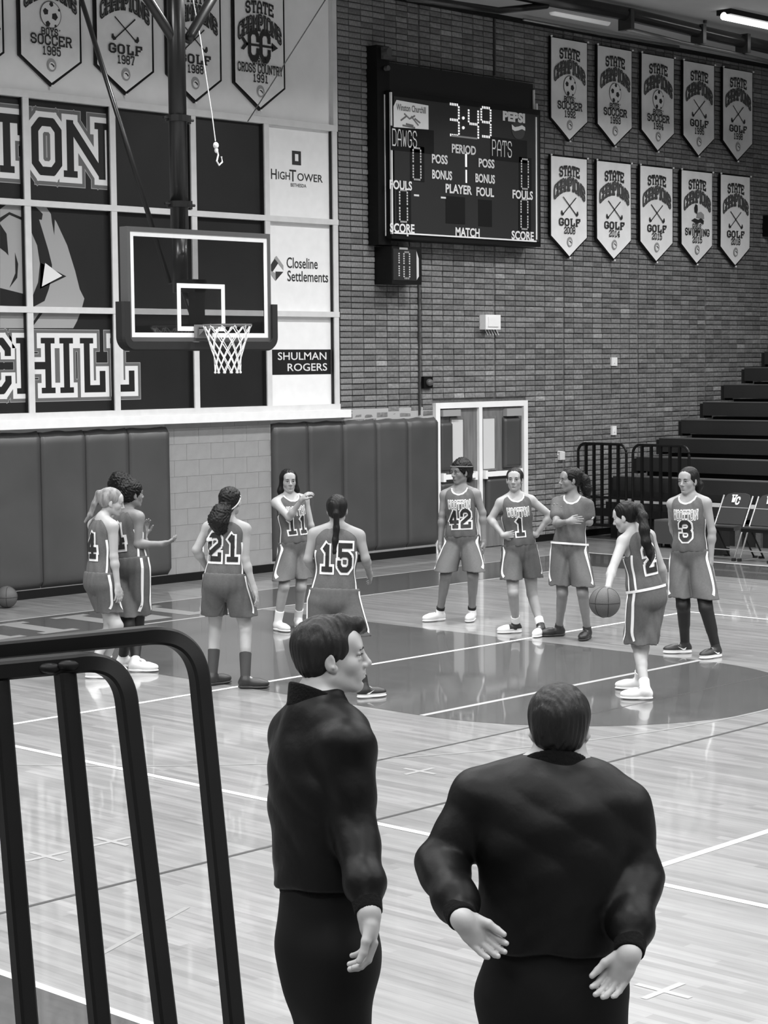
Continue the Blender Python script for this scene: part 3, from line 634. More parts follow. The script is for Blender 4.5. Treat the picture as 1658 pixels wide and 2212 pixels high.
MB().box(sp(862, 537)[0], sp(880, 537)[0], fy-.003, fy, sp(870, 537)[1]-.014, sp(870, 537)[1]+.014).build('caption_bar', M_inkg, kc)
# ------------------------------------------------------------------ wall fittings
t = thing('emergency_light', (8.9, WY, 3.14), 'white emergency light box with wire guard legs on the brick wall', 'emergency light')
MB().box(8.73, 9.06, WY-.12, WY, 3.14, 3.35).build('housing', M_sill, t); MB().box(8.78, 9.01, WY-.135, WY-.12, 3.18, 3.32).build('lens', M_white, t)
mb = MB(); [mb.tube([(8.84+.06*i, WY-.02, 3.14), (8.86+.06*i, WY-.05, 3.06)], .006, 6) for i in range(5)]; mb.build('wire_guard', M_white, t)
for i, (x0, x1, z0, z1, lb) in enumerate(((11.8, 11.94, 2.6, 2.73, 'white switch plate high on the brick wall, upper of two'), (11.81, 11.92, 1.53, 1.67, 'narrow white switch plate on the brick wall above the black guard rail'))):
    t = thing('switch_plate', (x0, WY, z0), lb, 'switch plate'); MB().box(x0, x1, WY-.035, WY, z0, z1).build('plate', M_sill, t); MB().box((x0+x1)/2-.012, (x0+x1)/2+.012, WY-.045, WY-.03, (z0+z1)/2-.025, (z0+z1)/2+.025).build('toggle', M_white, t)
t = thing('wall_camera', (7.58, WY, 2.32), 'small dark wall camera on the bricks left above the door', 'camera')
MB().box(7.5, 7.68, WY-.05, WY, 2.32, 2.48).build('mount', M_black, t); MB().ball((7.6, WY-.06, 2.40), (.06, .05, .05)).build('dome', mat('dome_grey', .1, .15), t, smooth=True)
t = thing('wall_outlet', (10.55, WY, 1.2), 'pale hooked bracket and outlet on the bricks right of the door', 'outlet')
MB().box(10.5, 10.62, WY-.05, WY, 1.2, 1.32).build('box', M_frame, t); MB().tube([(10.62, WY-.04, 1.31), (10.46, WY-.04, 1.33), (10.46, WY-.04, 1.28)], .012, 6).build('bracket', M_white, t)
t = thing('wall_outlet', (3.32, WY, .33), 'small white outlet low on the painted blocks', 'outlet')
MB().box(3.36, 3.44, WY-.03, WY, .34, .46).build('cover', M_sill, t); MB().box(3.385, 3.415, WY-.034, WY-.028, .36, .44).build('socket', M_ink, t)
t = thing('wall_box', (16.05, WY, 4.9), 'dark box on the brick wall at the right edge of the frame', 'wall box')
MB().box(16.02, 16.5, WY-.2, WY, 4.75, 5.1).build('housing', M_black, t)
tag(MB().box(hit(905, 700, 1, 3.97)[0]-.01, hit(905, 700, 1, 3.97)[0]+.012, WY-.035, WY, 1.95, 3.75).build('cable_conduit', mat('conduit_grey', .05, .5)), 'thin dark conduit running down the bricks under the shot clock', 'conduit')
tag(MB().box(9.06, 9.085, WY-.035, WY, 6.76, 7.56).build('cable_conduit', mat('conduit_grey', .05, .5)), 'thin dark conduit rising from the scoreboard top to the ceiling', 'conduit')
# ------------------------------------------------------------------ basketball backstop
hp = thing('basketball_backstop', (0, 0, 2.9), 'glass basketball backboard with rim and net hung from a black ceiling post', 'basketball hoop')
M_post = mat('post_black', .010, .3); M_bframe = mat('board_frame_grey', .12, .35, metal=.3)
px_, py_ = 0.02, .32
MB().tube([(px_, py_, 7.6), (px_, py_, 3.95)], .088, 24).tube([(px_, py_, 3.96), (px_, py_, 3.38)], .075, 20).build('ceiling_post', M_post, hp, smooth=True)
for z in (5.07, 4.24): mb = MB(); mb.tube([(px_, py_, z-.03), (px_, py_, z+.03)], .12, 20).tube([(px_-.18, py_, z), (px_+.2, py_, z)], .014, 8).tube([(px_+.13, py_-.02, z-.04), (px_+.13, py_-.02, z+.04)], .02, 8); mb.build('pipe_clamp', M_post, hp)
a1, a0 = hit(375, 85, 1, py_), hit(312, -14, 1, py_); MB().tube([a0+(a0-a1)*3.0, a1, a1+(a1-a0)*.15], .05, 14).build('side_brace', M_post, hp, smooth=True)
b1, b0 = hit(412, 75, 1, py_), hit(462, -10, 1, py_); MB().tube([b0+(b0-b1)*2.8, b1, b1+(b1-b0)*.15], .05, 14).build('side_brace', M_post, hp, smooth=True)
c1, c0 = hit(367, 612, 0, 0.0), hit(176, 0, 0, 0.0); cdir = (c0-c1); c0 = c1+cdir*((7.58-c1[2])/cdir[2])
MB().tube([c0, c1], .026, 12).build('diagonal_brace', M_post, hp, smooth=True)
MB().box(-.06, .1, .02, .3, 3.38, 3.5).box(-.05, .07, .02, .12, 2.93, 3.5).tube([(0, .08, 3.44), (0, .35, 3.44)], .04, 10).tube([(0, .02, 2.95), (px_, py_, 3.5)], .03, 10).build('board_mount', M_post, hp)
# board
M_glass = bpy.data.materials.new('tempered_glass'); M_glass.use_nodes = True; nt = M_glass.node_tree; nt.nodes.clear()
go = nt.nodes.new('ShaderNodeOutputMaterial'); gm = nt.nodes.new('ShaderNodeMixShader'); gt = nt.nodes.new('ShaderNodeBsdfTransparent'); gg = nt.nodes.new('ShaderNodeBsdfGlossy')
lw = nt.nodes.new('ShaderNodeLayerWeight'); lw.inputs[0].default_value = .5; fr = nt.nodes.new('ShaderNodeMapRange'); nt.links.new(lw.outputs['Facing'], fr.inputs['Value']); fr.inputs['To Min'].default_value = .04; fr.inputs['To Max'].default_value = .22; gt.inputs[0].default_value = (.78, .78, .78, 1); gg.inputs['Roughness'].default_value = .02
nt.links.new(fr.outputs[0], gm.inputs[0]); nt.links.new(gt.outputs[0], gm.inputs[1]); nt.links.new(gg.outputs[0], gm.inputs[2]); nt.links.new(gm.outputs[0], go.inputs[0])
MB().box(-.88, .88, -.006, .006, 2.92, 3.94).build('glass_board', M_glass, hp)
MB().box(-.914, -.877, -.02, .09, 2.895, 3.972).box(.877, .914, -.02, .05, 2.895, 3.972).box(-.8765, .8765, -.02, .05, 3.928, 3.972).box(-.8765, .8765, -.02, .05, 2.895, 2.936).build('board_frame', M_bframe, hp)
q = .044; MB().box(-.877, .877, -.012, -.007, 3.928-q, 3.928).box(-.877, .877, -.012, -.007, 2.936, 2.936+q).box(-.877, -.877+q, -.012, -.007, 2.936+q, 3.928-q).box(.877-q, .877, -.012, -.007, 2.936+q, 3.928-q).build('border_print', M_sill, hp)
MB().box(-.305, .305, -.012, -.007, 3.455-q, 3.455).box(-.305, .305, -.012, -.007, 2.998, 2.998+q).box(-.305, -.305+q, -.012, -.007, 2.998+q, 3.455-q).box(.305-q, .305, -.012, -.007, 2.998+q, 3.455-q).build('target_square', M_sill, hp)
# padded edge: rounded U profile
path = [(-.93, 3.27), (-.93, 2.96)]+arc(-.86, 2.942, .07, 180, 270, 8)+arc(.86, 2.942, .07, 270, 360, 8)+[(.93, 2.96), (.93, 3.27)]
mb = MB(); V = []; n = len(path); prof = [(-.045, .0), (-.045, .07), (-.02, .085), (.07, .085), (.07, .0)]
for i, (x, z) in enumerate(path):
    a = Vector(path[max(0, i-1)]); b = Vector(path[min(n-1, i+1)]); tt = (b-a).normalized(); nn = Vector((tt.y, -tt.x))
    for (yy, o) in prof: V.append((x+nn.x*(-o+.03)*1.0 if False else x-nn.x*(-o+.02), yy, z-nn.y*(-o+.02)))
Fc = []
for i in range(n-1):
    for j in range(5): Fc.append((i*5+j, i*5+(j+1) % 5, (i+1)*5+(j+1) % 5, (i+1)*5+j))
Fc += [(0, 1, 2, 3, 4), tuple((n-1)*5+j for j in range(4, -1, -1))]
mkobj('edge_padding', V, Fc, M_blk2, hp)
MB().box(-.10, .10, -.05, -.012, 2.93, 3.06).box(-.07, .07, -.17, -.03, 3.02, 3.045).add([(-.07, -.16, 3.03), (-.07, -.03, 3.03), (-.07, -.03, 2.94)], [(0, 1, 2)]).add([(.07, -.16, 3.03), (.07, -.03, 3.03), (.07, -.03, 2.94)], [(0, 1, 2)]).build('rim_bracket', mat('rim_grey', .16, .4), hp)
RC = (0, -.381, 3.048)
mb = MB(); mb.tube([(RC[0]+.2286*math.cos(i*math.pi/20), RC[1]+.2286*math.sin(i*math.pi/20), 3.048) for i in range(41)], .011, 8, caps=False)
mb.build('rim', mat('rim_grey', .16, .4), hp, smooth=True)
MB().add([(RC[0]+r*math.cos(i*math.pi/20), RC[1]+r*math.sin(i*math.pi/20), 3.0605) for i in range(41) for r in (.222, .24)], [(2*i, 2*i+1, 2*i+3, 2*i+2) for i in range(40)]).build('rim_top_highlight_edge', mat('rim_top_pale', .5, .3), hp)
# net: diamond mesh of cords
mb = MB(); NR = [(.228, 3.04), (.205, 2.97), (.178, 2.89), (.150, 2.81), (.132, 2.74), (.125, 2.67), (.125, 2.60)]
for s in (1, -1):
    for k in range(12):
        pts = []
        for i, (r, z) in enumerate(NR):
            a = (k+s*i*.5)*math.pi/6+.1; pts.append((RC[0]+r*math.cos(a), RC[1]+r*math.sin(a), z+.006*math.sin(3*k+i)))
        mb.tube(pts, .0048, 5)
for k in range(12):
    a = k*math.pi/6+.1; mb.tube([(RC[0]+.228*math.cos(a), RC[1]+.228*math.sin(a), 3.058), (RC[0]+.235*math.cos(a), RC[1]+.235*math.sin(a), 3.04), (RC[0]+.22*math.cos(a+.1), RC[1]+.22*math.sin(a+.1), 3.02)], .007, 5)
    a2 = a+math.pi/12*0; c = (RC[0]+.125*math.cos(a2), RC[1]+.125*math.sin(a2), 2.595); mb.ball(c, .012, 6, 4)
mb.build('net', M_sill, hp)
# rope with hook hanging beside the post, thin cable to the ceiling
rp_ = [hit(u, v, 1, .9) for u, v in ((416, -4), (432, 80), (447, 180), (458, 250), (465, 305))]
up_ = rp_[0].copy(); up_[2] = 7.6
t = thing('hanging_rope', rp_[0]*[1, 1, 0]+[0, 0, 7.6], 'pale rope with a knot and hook hanging right of the hoop post', 'rope')
MB().tube([up_]+rp_, .006, 6).build('cord', M_frame, t); c = hit(466, 314, 1, .9); MB().ball(c, (.03, .03, .035), 10, 6).ball(c+[.005, 0, -.05], (.02, .02, .03), 8, 6).build('knot', M_white, t)
MB().tube([hit(u, v, 1, .9) for u, v in ((467, 318), (471, 335), (468, 348), (473, 357), (480, 350), (478, 338))], .009, 6).build('hook', M_white, t)
k0, k1 = hit(702, 0, 1, .9), hit(535, 262, 1, .9); k0 = k0+(k0-k1)*((7.6-k0[2])/(k0[2]-k1[2]))
t = thing('guy_cable', k0, 'thin dark cable slanting down in front of the 1991 banner', 'cable'); MB().tube([k0, k1], .006, 6).build('cable', mat('cable_grey', .015, .9, .05), t)

# ------------------------------------------------------------------ ceiling gear
def tubes(name, label, parts, cat='ceiling frame'):
    t = thing(name, parts[0][1][0], label, cat)
    for nm, pts, r, m in parts: MB().tube(pts, r, 14).build(nm, m, t, smooth=True)
    return t
M_tubehi = mat('tube_black', .012, .22)
def H2(u, v, y): return hit(u, v, 1, y)
yb = 2.2
fr_ = thing('folded_backstop_frame', H2(1300, 40, yb), 'folded black tube frame of a raised backstop under the ceiling', 'ceiling frame')
MB().tube([H2(1040, -30, yb), H2(1366, 33, yb), H2(1530, 73, yb), H2(1800, 135, yb)], .095, 20).build('main_tube', M_tubehi, fr_, smooth=True)
MB().tube([H2(1352, 62, yb), H2(1470, 92, yb), H2(1570, 112, yb), H2(1720, 147, yb)], .032, 14).build('lower_tube', mat('tube_pale_edge', .2, .25, metal=.5), fr_, smooth=True)
MB().tube([H2(880, -6, yb), H2(1075, 23, yb), H2(1180, 12, yb)], .045, 14).build('side_tube', M_tubehi, fr_, smooth=True)
mb = MB()
for u, v in ((1352, 40), (1508, 72), (1604, 92)):
    c = H2(u, v, yb); MB().box(c[0]-.04, c[0]+.04, c[1]-.11, c[1]+.11, c[2]-.16, c[2]+.12).build('clamp', mat('clamp_grey', .05, .3, metal=.5), fr_)
mb.tube([H2(1522, 50, yb), H2(1524, 10, yb-.0)], .03, 8); mb.build('clamp', mat('clamp_grey', .05, .3, metal=.5), fr_)
c = H2(1520, 20, yb); MB().tube([c, (c[0], c[1], 7.62)], .015, 8).ball(c, .05, 10, 6).tube([H2(1380, 3, yb), H2(1500, 16, yb), H2(1524, 20, yb)], .012, 6).build('hanger', M_frame, fr_)
MB().tube([H2(1130, 42, 3.7), H2(1300, 74, 3.7), H2(1465, 101, 3.7)], .022, 8).build('wall_conduit', mat('tube_pale_edge', .2, .25, metal=.5), fr_, smooth=True)
def fixture(u0, v0, u1, v1, y, lb, em, w=.16, pod=False):
    a, b = H2(u0, v0, y), H2(u1, v1, y); z = (a[2]+b[2])/2
    t = thing('ceiling_light_fixture', ((a[0]+b[0])/2, y, z), lb, 'ceiling light')
    MB().box(a[0], b[0], y-w, y+w, z+.02, z+.16).build('housing', M_frame if pod else M_black, t)
    MB().tube([(a[0], y, z), (b[0], y, z)], .055, 12).build('tube_lamp', mat('lamp_glow%d' % int(em*10), .8, .4, emit=em), t, smooth=True)
    MB().box((a[0]+b[0])/2-.02, (a[0]+b[0])/2+.02, y-.02, y+.02, z+.1, 7.62).build('stem', M_black, t)
fixture(1192, 26, 1312, 47, 3.3, 'dim long ceiling lamp in a flat trough above the first brick wall banner', .16, .2, True)
fixture(1562, 44, 1760, 68, 1.5, 'bright tube lamp at the top right corner under the ceiling', 4.0, .12)
# ------------------------------------------------------------------ bleachers
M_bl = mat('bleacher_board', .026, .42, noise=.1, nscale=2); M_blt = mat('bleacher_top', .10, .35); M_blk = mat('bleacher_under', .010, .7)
bl = thing('bleachers', (11.3, 3.6, 0), 'dark stepped bleachers along the right side of the court', 'bleachers')
YE = 3.55; Y0 = -24.0
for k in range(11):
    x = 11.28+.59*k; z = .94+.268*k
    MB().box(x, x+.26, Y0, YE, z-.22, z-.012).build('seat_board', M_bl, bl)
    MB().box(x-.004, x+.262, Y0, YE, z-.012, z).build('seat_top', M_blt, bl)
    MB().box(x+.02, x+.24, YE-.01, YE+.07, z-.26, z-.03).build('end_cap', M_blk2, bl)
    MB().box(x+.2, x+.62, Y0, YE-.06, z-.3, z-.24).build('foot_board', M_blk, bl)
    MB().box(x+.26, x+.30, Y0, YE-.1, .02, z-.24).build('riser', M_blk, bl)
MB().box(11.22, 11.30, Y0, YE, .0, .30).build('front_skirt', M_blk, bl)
MB().box(11.10, 11.42, Y0, YE, .40, .62).build('seat_board', M_bl, bl); MB().box(11.095, 11.425, Y0, YE, .56, .62).build('front_rail_board', M_frame, bl)
MB().box(11.25, 11.5, Y0, YE, .62, .72).build('riser', M_blk, bl)
for i in range(12): MB().box(11.16, 11.22, 3.3-.35*i, 3.38-.35*i, .0, .40).build('support_post', M_mortar, bl)
t = thing('step_box', (10.55, 1.85, 0), 'dark grey step box on the floor between the guard rails and player 3', 'step box')
MB().box(10.36, 10.64, 1.45, 2.12, .06, .38).build('body', mat('step_grey', .06, .5), t); MB().box(10.36, 10.64, 1.45, 2.12, .38, .40).build('tread', M_blt, t)
[MB().box(x, x+.05, y, y+.07, 0, .06).build('foot', M_blk2, t) for x in (10.38, 10.57) for y in (1.48, 2.02)]
t = thing('dark_bin', (9.95, .78, 0), 'low black bin on the floor left of the first folding chair', 'bin')
MB().box(9.9, 10.1, .66, .86, 0, .5).build('bin_body', M_blk2, t); MB().box(9.89, 10.11, .65, .87, .5, .53).build('bin_lid', M_black, t)
# guard rails in front of the bleachers (black steel, rounded corners, vertical bars)
def guard(x, ya, yb_, z0, z1, nb, label):
    t = thing('guard_rail', (x, (ya+yb_)/2, 0), label, 'guard rail', 'black steel guard rails by the bleachers')
    r = .13; pth = [(ya, 0), (ya, z1-r)]+[(ya-r+r*math.cos(a), z1-r+r*math.sin(a)) for a in [math.pi/2*i/5 for i in range(1, 5)]]+[(ya-r, z1), (yb_+r, z1)]+[(yb_+r-r*math.sin(a), z1-r+r*math.cos(a)) for a in [math.pi/2*i/5 for i in range(1, 5)]]+[(yb_, z1-r), (yb_, 0)]
    MB().tube([(x, p[0], p[1]) for p in pth], .021, 8).build('frame', M_black, t)
    MB().box(x-.015, x+.015, yb_, ya, z0-.02, z0+.025).box(x-.015, x+.015, yb_, ya, .62, .66).box(x-.015, x+.015, yb_, ya, .36, .48).build('cross_rail', M_black, t)
    for i in range(nb):
        y = ya+(yb_-ya)*(i+1)/(nb+1); MB().box(x-.02, x+.02, y-.018, y+.018, z0, z1-.01).build('bar', M_black, t)
    [MB().box(x-.16, x+.16, q-.03, q+.03, 0, .02).build('foot', M_black, t) for q in (ya, yb_)]
guard(10.85, 3.88, 2.98, .22, 1.44, 5, 'black steel guard rail nearest the brick wall')
guard(10.85, 2.86, 1.86, .22, 1.44, 5, 'black steel guard rail standing right in front of the bleacher rows')
# folding chairs
M_ch = mat('chair_vinyl', .035, .4); M_chs = mat('chair_steel', .42, .3, metal=.6)
def chair(y0, label):
    y1 = y0+.46; t = thing('folding_chair', (9.7, (y0+y1)/2, 0), label, 'chair', 'folding chairs by the bleachers')
    for y in (y0, y1):
        MB().tube([(9.40, y, .0), (9.62, y, .42), (9.86, y, .84 if y else .84)], .012, 8).build('front_leg', M_chs, t, smooth=True)
        MB().tube([(9.95, y+(.03 if y == y0 else -.03), 0), (9.60, y+(.03 if y == y0 else -.03), .44)], .012, 8).build('rear_leg', M_black, t, smooth=True)
        MB().box(9.38, 9.43, y-.02, y+.02, 0, .04).build('foot_cap', M_blk2, t); MB().box(9.92, 9.97, y-.01, y+.04, 0, .03).build('foot_cap', M_blk2, t)
    mb = MB(); mb.box(9.42, 9.80, y0+.02, y1-.02, .40, .46); mb.build('seat', M_ch, t); MB().box(9.41, 9.43, y0+.02, y1-.02, .395, .44).build('seat_edge', M_black, t)
    pr = [(y0+.02, 0), (y1-.02, 0), (y1-.02, .1), (y1-.06, .165), (y1-.14, .185), (y0+.14, .185), (y0+.06, .165), (y0+.02, .1)]
    for nm, z0, pl, m in (('backrest', .69, pr, M_ch), ('back_panel', .47, [(y0+.02, 0), (y1-.02, 0), (y1-.02, .21), (y0+.02, .21)], M_ch)):
        MB().prism(pl, lambda a, b, h: (9.62+(z0+b-.42)*.5714+h, a, z0+b), -.012, .012).build(nm, m, t)
    mb = MB()
    for k, ch in enumerate('WC'): text_on(mb, ch, 0, 0, .085, lambda a, b, k=k: (9.62+(.80+b-.42)*.5714-.03, (y0+y1)/2+.035-.06*k-a, .80+b-.012*k*2), t=1.7, xs=.85)
    mb.build('letter_print', M_inkw, t)
    MB().tube([(9.47, y0, .14), (9.47, y1, .14)], .009, 6).build('cross_bar', M_chs, t); MB().tube([(9.86, y0+.03, .13), (9.86, y1-.03, .13)], .009, 6).build('cross_bar', M_chs, t)
chair(.13, 'folding chair with a white letter print, left of the two at the right edge'); chair(-.42, 'folding chair cut by the right edge of the frame')
# ------------------------------------------------------------------ basketballs
M_ball = mat('ball_leather', .085, .55, bump=.4, bscale=220)
def ball(c, r, label):
    t = thing('basketball', (c[0], c[1], c[2]-r), label, 'basketball'); MB().ball(c, r, 32, 20).build('ball_skin', M_ball, t, smooth=True)
    mb = MB(); c = Vector(c)
    def ring(fn, n=36): mb.tube([c+Vector(fn(2*math.pi*i/n))*r*1.0 for i in range(n+1)], .0028, 5, caps=False)
    ring(lambda a: (math.cos(a), math.sin(a), 0)); ring(lambda a: (math.cos(a), 0, math.sin(a)))
    for s in (1, -1): ring(lambda a: Vector((.62*math.cos(a), s*math.sqrt(max(0, 1-.384*math.cos(a)**2-.9*math.sin(a)**2)), .9487*math.sin(a))).normalized())
    mb.build('seam', M_ink, t); return t
g = hit(15, 1313, 2, 0.0); ball((g[0], g[1], .122), .12, 'loose basketball on the floor by the wall at the left edge')
# ------------------------------------------------------------------ foreground guard rail
M_rail = mat('rail_satin_black', .0045, .5, spec=.2, noise=.25, nscale=4, bump=.1, bscale=15)
DR = 3.25
def rpt(u, v, dd=0): return pix(u, v, DR+dd)
fg = thing('foreground_guard_rail', (rpt(200, 2900)[0], rpt(200, 2900)[1], 1.0), 'big black square-tube guard rail with rounded corners in the near left foreground', 'guard rail')
def sqtube(pts, wpx, dep):
    """square tube following a centre line in the plane of the rail"""
    n = len(pts); hw = wpx/2/F_PX*DR; V = []
    P = [rpt(*p, dep) for p in pts]
    nrm = CF-CU*0.0; nrm = np.array([CF[0], CF[1], 0]); nrm /= np.linalg.norm(nrm)
    yawr = nrm*.80+CR*(-.60); nrm = yawr/np.linalg.norm(yawr)      # the tubes are turned so that two faces show
    for i in range(n):
        a, b = P[max(0, i-1)], P[min(n-1, i+1)]; tt = (b-a)/np.linalg.norm(b-a); sd = np.cross(tt, nrm); sd /= np.linalg.norm(sd); n2 = np.cross(sd, tt)
        c = hw*.72; ch = c*.72
        for (p, q) in ((-c, -ch), (-ch, -c), (ch, -c), (c, -ch), (c, ch), (ch, c), (-ch, c), (-c, ch)): V.append(P[i]+sd*p+n2*q)
    Fc = []
    for i in range(n-1):
        for j in range(8): Fc.append((i*8+j, i*8+(j+1) % 8, (i+1)*8+(j+1) % 8, (i+1)*8+j))
    Fc += [tuple(range(8)), tuple((n-1)*8+j for j in range(7, -1, -1))]
    return V, Fc
def bend_path(x0, y0, cx, cy, rx, x1, y1, n=22):
    # top run from (x0,y0) to the bend, quarter turn, then down to (x1,y1)
    tdir = np.array([cx-x0, cy-y0], float); tdir /= np.linalg.norm(tdir); ddir = np.array([x1-cx, y1-cy], float); ddir /= np.linalg.norm(ddir)
    c = np.array([cx, cy], float); p0 = c-tdir*rx; p1 = c+ddir*rx; pts = [(x0, y0)]
    for i in range(n+1):
        s = i/n; pts.append(tuple((1-s)**2*p0+2*s*(1-s)*(c+0)+s*s*p1))
    pts.append((x1, y1)); return pts
for nm, pth, w in (('outer_frame', bend_path(-700, 1471, 421, 1362, 112, 548, 2640), 54), ('inner_frame', bend_path(-700, 1513, 262, 1422, 96, 410, 2640), 58)):
    V, Fc = sqtube(pth, w, .05 if nm == 'outer_frame' else 0); o = mkobj(nm, V, Fc, M_rail, fg, True); o.data.set_sharp_from_angle(angle=math.radians(24))
for (u0, v0, u1, v1) in ((140, 1452, 258, 2640), (-4, 1470, 95, 2640), (-150, 1480, -60, 2640), (-300, 1490, -215, 2640)):
    V, Fc = sqtube([(u0, v0), (u1, v1)], 56, 0); mkobj('bar', V, Fc, M_rail, fg)
MB().ball(rpt(118, 1440), (.03, .02, .012)).ball(rpt(158, 1434), (.03, .02, .012)).build('weld', M_rail, fg, smooth=True)
# platform of the near stand that carries the rail
a = rpt(-700, 2900); b = rpt(560, 2900); bk = np.array([-CF[0], -CF[1], 0]); bk /= np.linalg.norm(bk)
zd = float(rpt(548, 2640)[2]); zd = zd-.02
P0 = a[:2]-bk[:2]*.25; P1 = b[:2]-bk[:2]*.25; P2 = P1+bk[:2]*2.2; P3 = P0+bk[:2]*2.2
MB().add([(p[0], p[1], z) for z in (0, zd) for p in (P0, P1, P2, P3)], [(0, 3, 2, 1), (4, 5, 6, 7), (0, 1, 5, 4), (1, 2, 6, 5), (2, 3, 7, 6), (3, 0, 4, 7)]).build('stand_deck', M_blk, fg)
# ------------------------------------------------------------------ people: signed-distance bodies turned into one surface
def nrm(v): v = np.array(v, float); return v/max(1e-9, np.linalg.norm(v))
class Sdf:
    """list of smooth-blended primitives; every one only touches the grid inside its own bounds"""
    def __init__(s): s.P = []
    def cone(s, a, b, ra, rb, k=.03, sub=False):
        s.P.append(('c', np.array(a, float), np.array(b, float), ra, rb, k, sub)); return s
    def ell(s, c, r, M=None, k=.03, sub=False):
        s.P.append(('e', np.array(c, float), np.array(r, float), np.eye(3) if M is None else np.array(M, float), None, k, sub)); return s
    def cut(s, p, n, k=.003):      # remove everything on the side n points to
        s.P.append(('h', np.array(p, float), nrm(n), 0, 0, k, True)); return s
    def bounds(s):
        lo = np.full(3, 1e9); hi = -lo
        for q in s.P:
            if q[6] or q[0] == 'h': continue
            if q[0] == 'c': l = np.minimum(q[1]-q[3], q[2]-q[4]); h = np.maximum(q[1]+q[3], q[2]+q[4])
            else: e = np.sqrt(((q[3].T*q[2])**2).sum(1)); l = q[1]-e; h = q[1]+e
            lo = np.minimum(lo, l); hi = np.maximum(hi, h)
        return lo-.045, hi+.045
    def eval(s, xs, ys, zs):
        D = np.full((len(xs), len(ys), len(zs)), .3, dtype=np.float32)
        for q in s.P:
            kind, k, sub = q[0], q[5], q[6]
            if kind == 'h': sl = (slice(None), slice(None), slice(None)); X, Y, Z = xs, ys, zs
            else:
                if kind == 'c': l = np.minimum(q[1]-q[3], q[2]-q[4]); h = np.maximum(q[1]+q[3], q[2]+q[4])
                else: e = np.sqrt(((q[3].T*q[2])**2).sum(1)); l = q[1]-e; h = q[1]+e
                pad = k+.03; ii = []
                for ax, A in enumerate((xs, ys, zs)):
                    i0 = np.searchsorted(A, l[ax]-pad); i1 = np.searchsorted(A, h[ax]+pad); ii.append(slice(i0, i1))
                sl = tuple(ii); X, Y, Z = xs[sl[0]], ys[sl[1]], zs[sl[2]]
                if not (len(X) and len(Y) and len(Z)): continue
            X = X[:, None, None]; Y = Y[None, :, None]; Z = Z[None, None, :]
            if kind == 'c':
                a, b = q[1], q[2]; ba = b-a; L = max(1e-9, (ba*ba).sum()); px, py, pz = X-a[0], Y-a[1], Z-a[2]
                t = np.clip((px*ba[0]+py*ba[1]+pz*ba[2])/L, 0, 1)
                d = np.sqrt((px-ba[0]*t)**2+(py-ba[1]*t)**2+(pz-ba[2]*t)**2)-(q[3]+(q[4]-q[3])*t)
            elif kind == 'e':
                M = q[3]; px, py, pz = X-q[1][0], Y-q[1][1], Z-q[1][2]; r = q[2]
                u = [M[i][0]*px+M[i][1]*py+M[i][2]*pz for i in range(3)]
                k0 = np.sqrt((u[0]/r[0])**2+(u[1]/r[1])**2+(u[2]/r[2])**2); k1 = np.sqrt((u[0]/r[0]**2)**2+(u[1]/r[1]**2)**2+(u[2]/r[2]**2)**2)
                d = k0*(k0-1)/np.maximum(k1, 1e-6)
            else: d = (X-q[1][0])*q[2][0]+(Y-q[1][1])*q[2][1]+(Z-q[1][2])*q[2][2]; d = -d
            T = D[sl]
            if sub == 'int':
                N_ = np.full(D.shape, .3, dtype=np.float32); N_[sl] = d; D = np.maximum(D, N_); continue
            if sub:
                h = np.clip(.5-.5*(T+d)/k, 0, 1); D[sl] = T*(1-h)+(-d)*h+k*h*(1-h)
            else:
                h = np.clip(.5+.5*(T-d)/k, 0, 1); D[sl] = T*(1-h)+d*h-k*h*(1-h)
        return D
def surfnet(D, xs, ys, zs):
    ins = D < 0; c = [ins[i:ins.shape[0]-1+i, j:ins.shape[1]-1+j, k:ins.shape[2]-1+k] for i in (0, 1) for j in (0, 1) for k in (0, 1)]
    sm = sum(q.astype(np.int8) for q in c); act = (sm > 0) & (sm < 8); idx = np.full(act.shape, -1, dtype=np.int64)
    I, J, K = np.nonzero(act); n = len(I); idx[I, J, K] = np.arange(n)
    if n == 0: return np.zeros((0, 3)), np.zeros((0, 4), int)
    acc = np.zeros((n, 3)); cnt = np.zeros(n)
    cor = [(a, b, d) for a in (0, 1) for b in (0, 1) for d in (0, 1)]
    val = {q: D[I+q[0], J+q[1], K+q[2]].astype(float) for q in cor}
    for a in cor:
        for ax in range(3):
            if a[ax] == 1: continue
            b = list(a); b[ax] = 1; b = tuple(b); va, vb = val[a], val[b]; m = (va < 0) != (vb < 0)
            t = np.where(m, va/np.where(m, va-vb, 1), 0); p = np.zeros((n, 3)); p[:] = a; p[:, ax] += t
            acc += np.where(m[:, None], p, 0); cnt += m
    p = acc/cnt[:, None]
    V = np.stack([np.interp(I+p[:, 0], np.arange(len(xs)), xs), np.interp(J+p[:, 1], np.arange(len(ys)), ys), np.interp(K+p[:, 2], np.arange(len(zs)), zs)], 1)
    Fs = []
    for ax in range(3):
        A = ins; sl0 = [slice(1, -1)]*3; sl1 = [slice(1, -1)]*3; sl0[ax] = slice(0, -1); sl1[ax] = slice(1, None)
        a0 = A[tuple(sl0)]; a1 = A[tuple(sl1)]; m = a0 != a1; i, j, k = np.nonzero(m); fl = a0[i, j, k]
        o = [1, 1, 1]; o[ax] = 0; i, j, k = i+o[0], j+o[1], k+o[2]
        u, v = [(1, 2), (2, 0), (0, 1)][ax]; base = np.stack([i, j, k], 1)
        def g(du, dv):
            q = base.copy(); q[:, u] += du; q[:, v] += dv; return idx[q[:, 0], q[:, 1], q[:, 2]]
        f = np.stack([g(-1, -1), g(0, -1), g(0, 0), g(-1, 0)], 1); f[~fl] = f[~fl][:, ::-1]
        Fs.append(f[(f >= 0).all(1)])
    return V, np.concatenate(Fs)
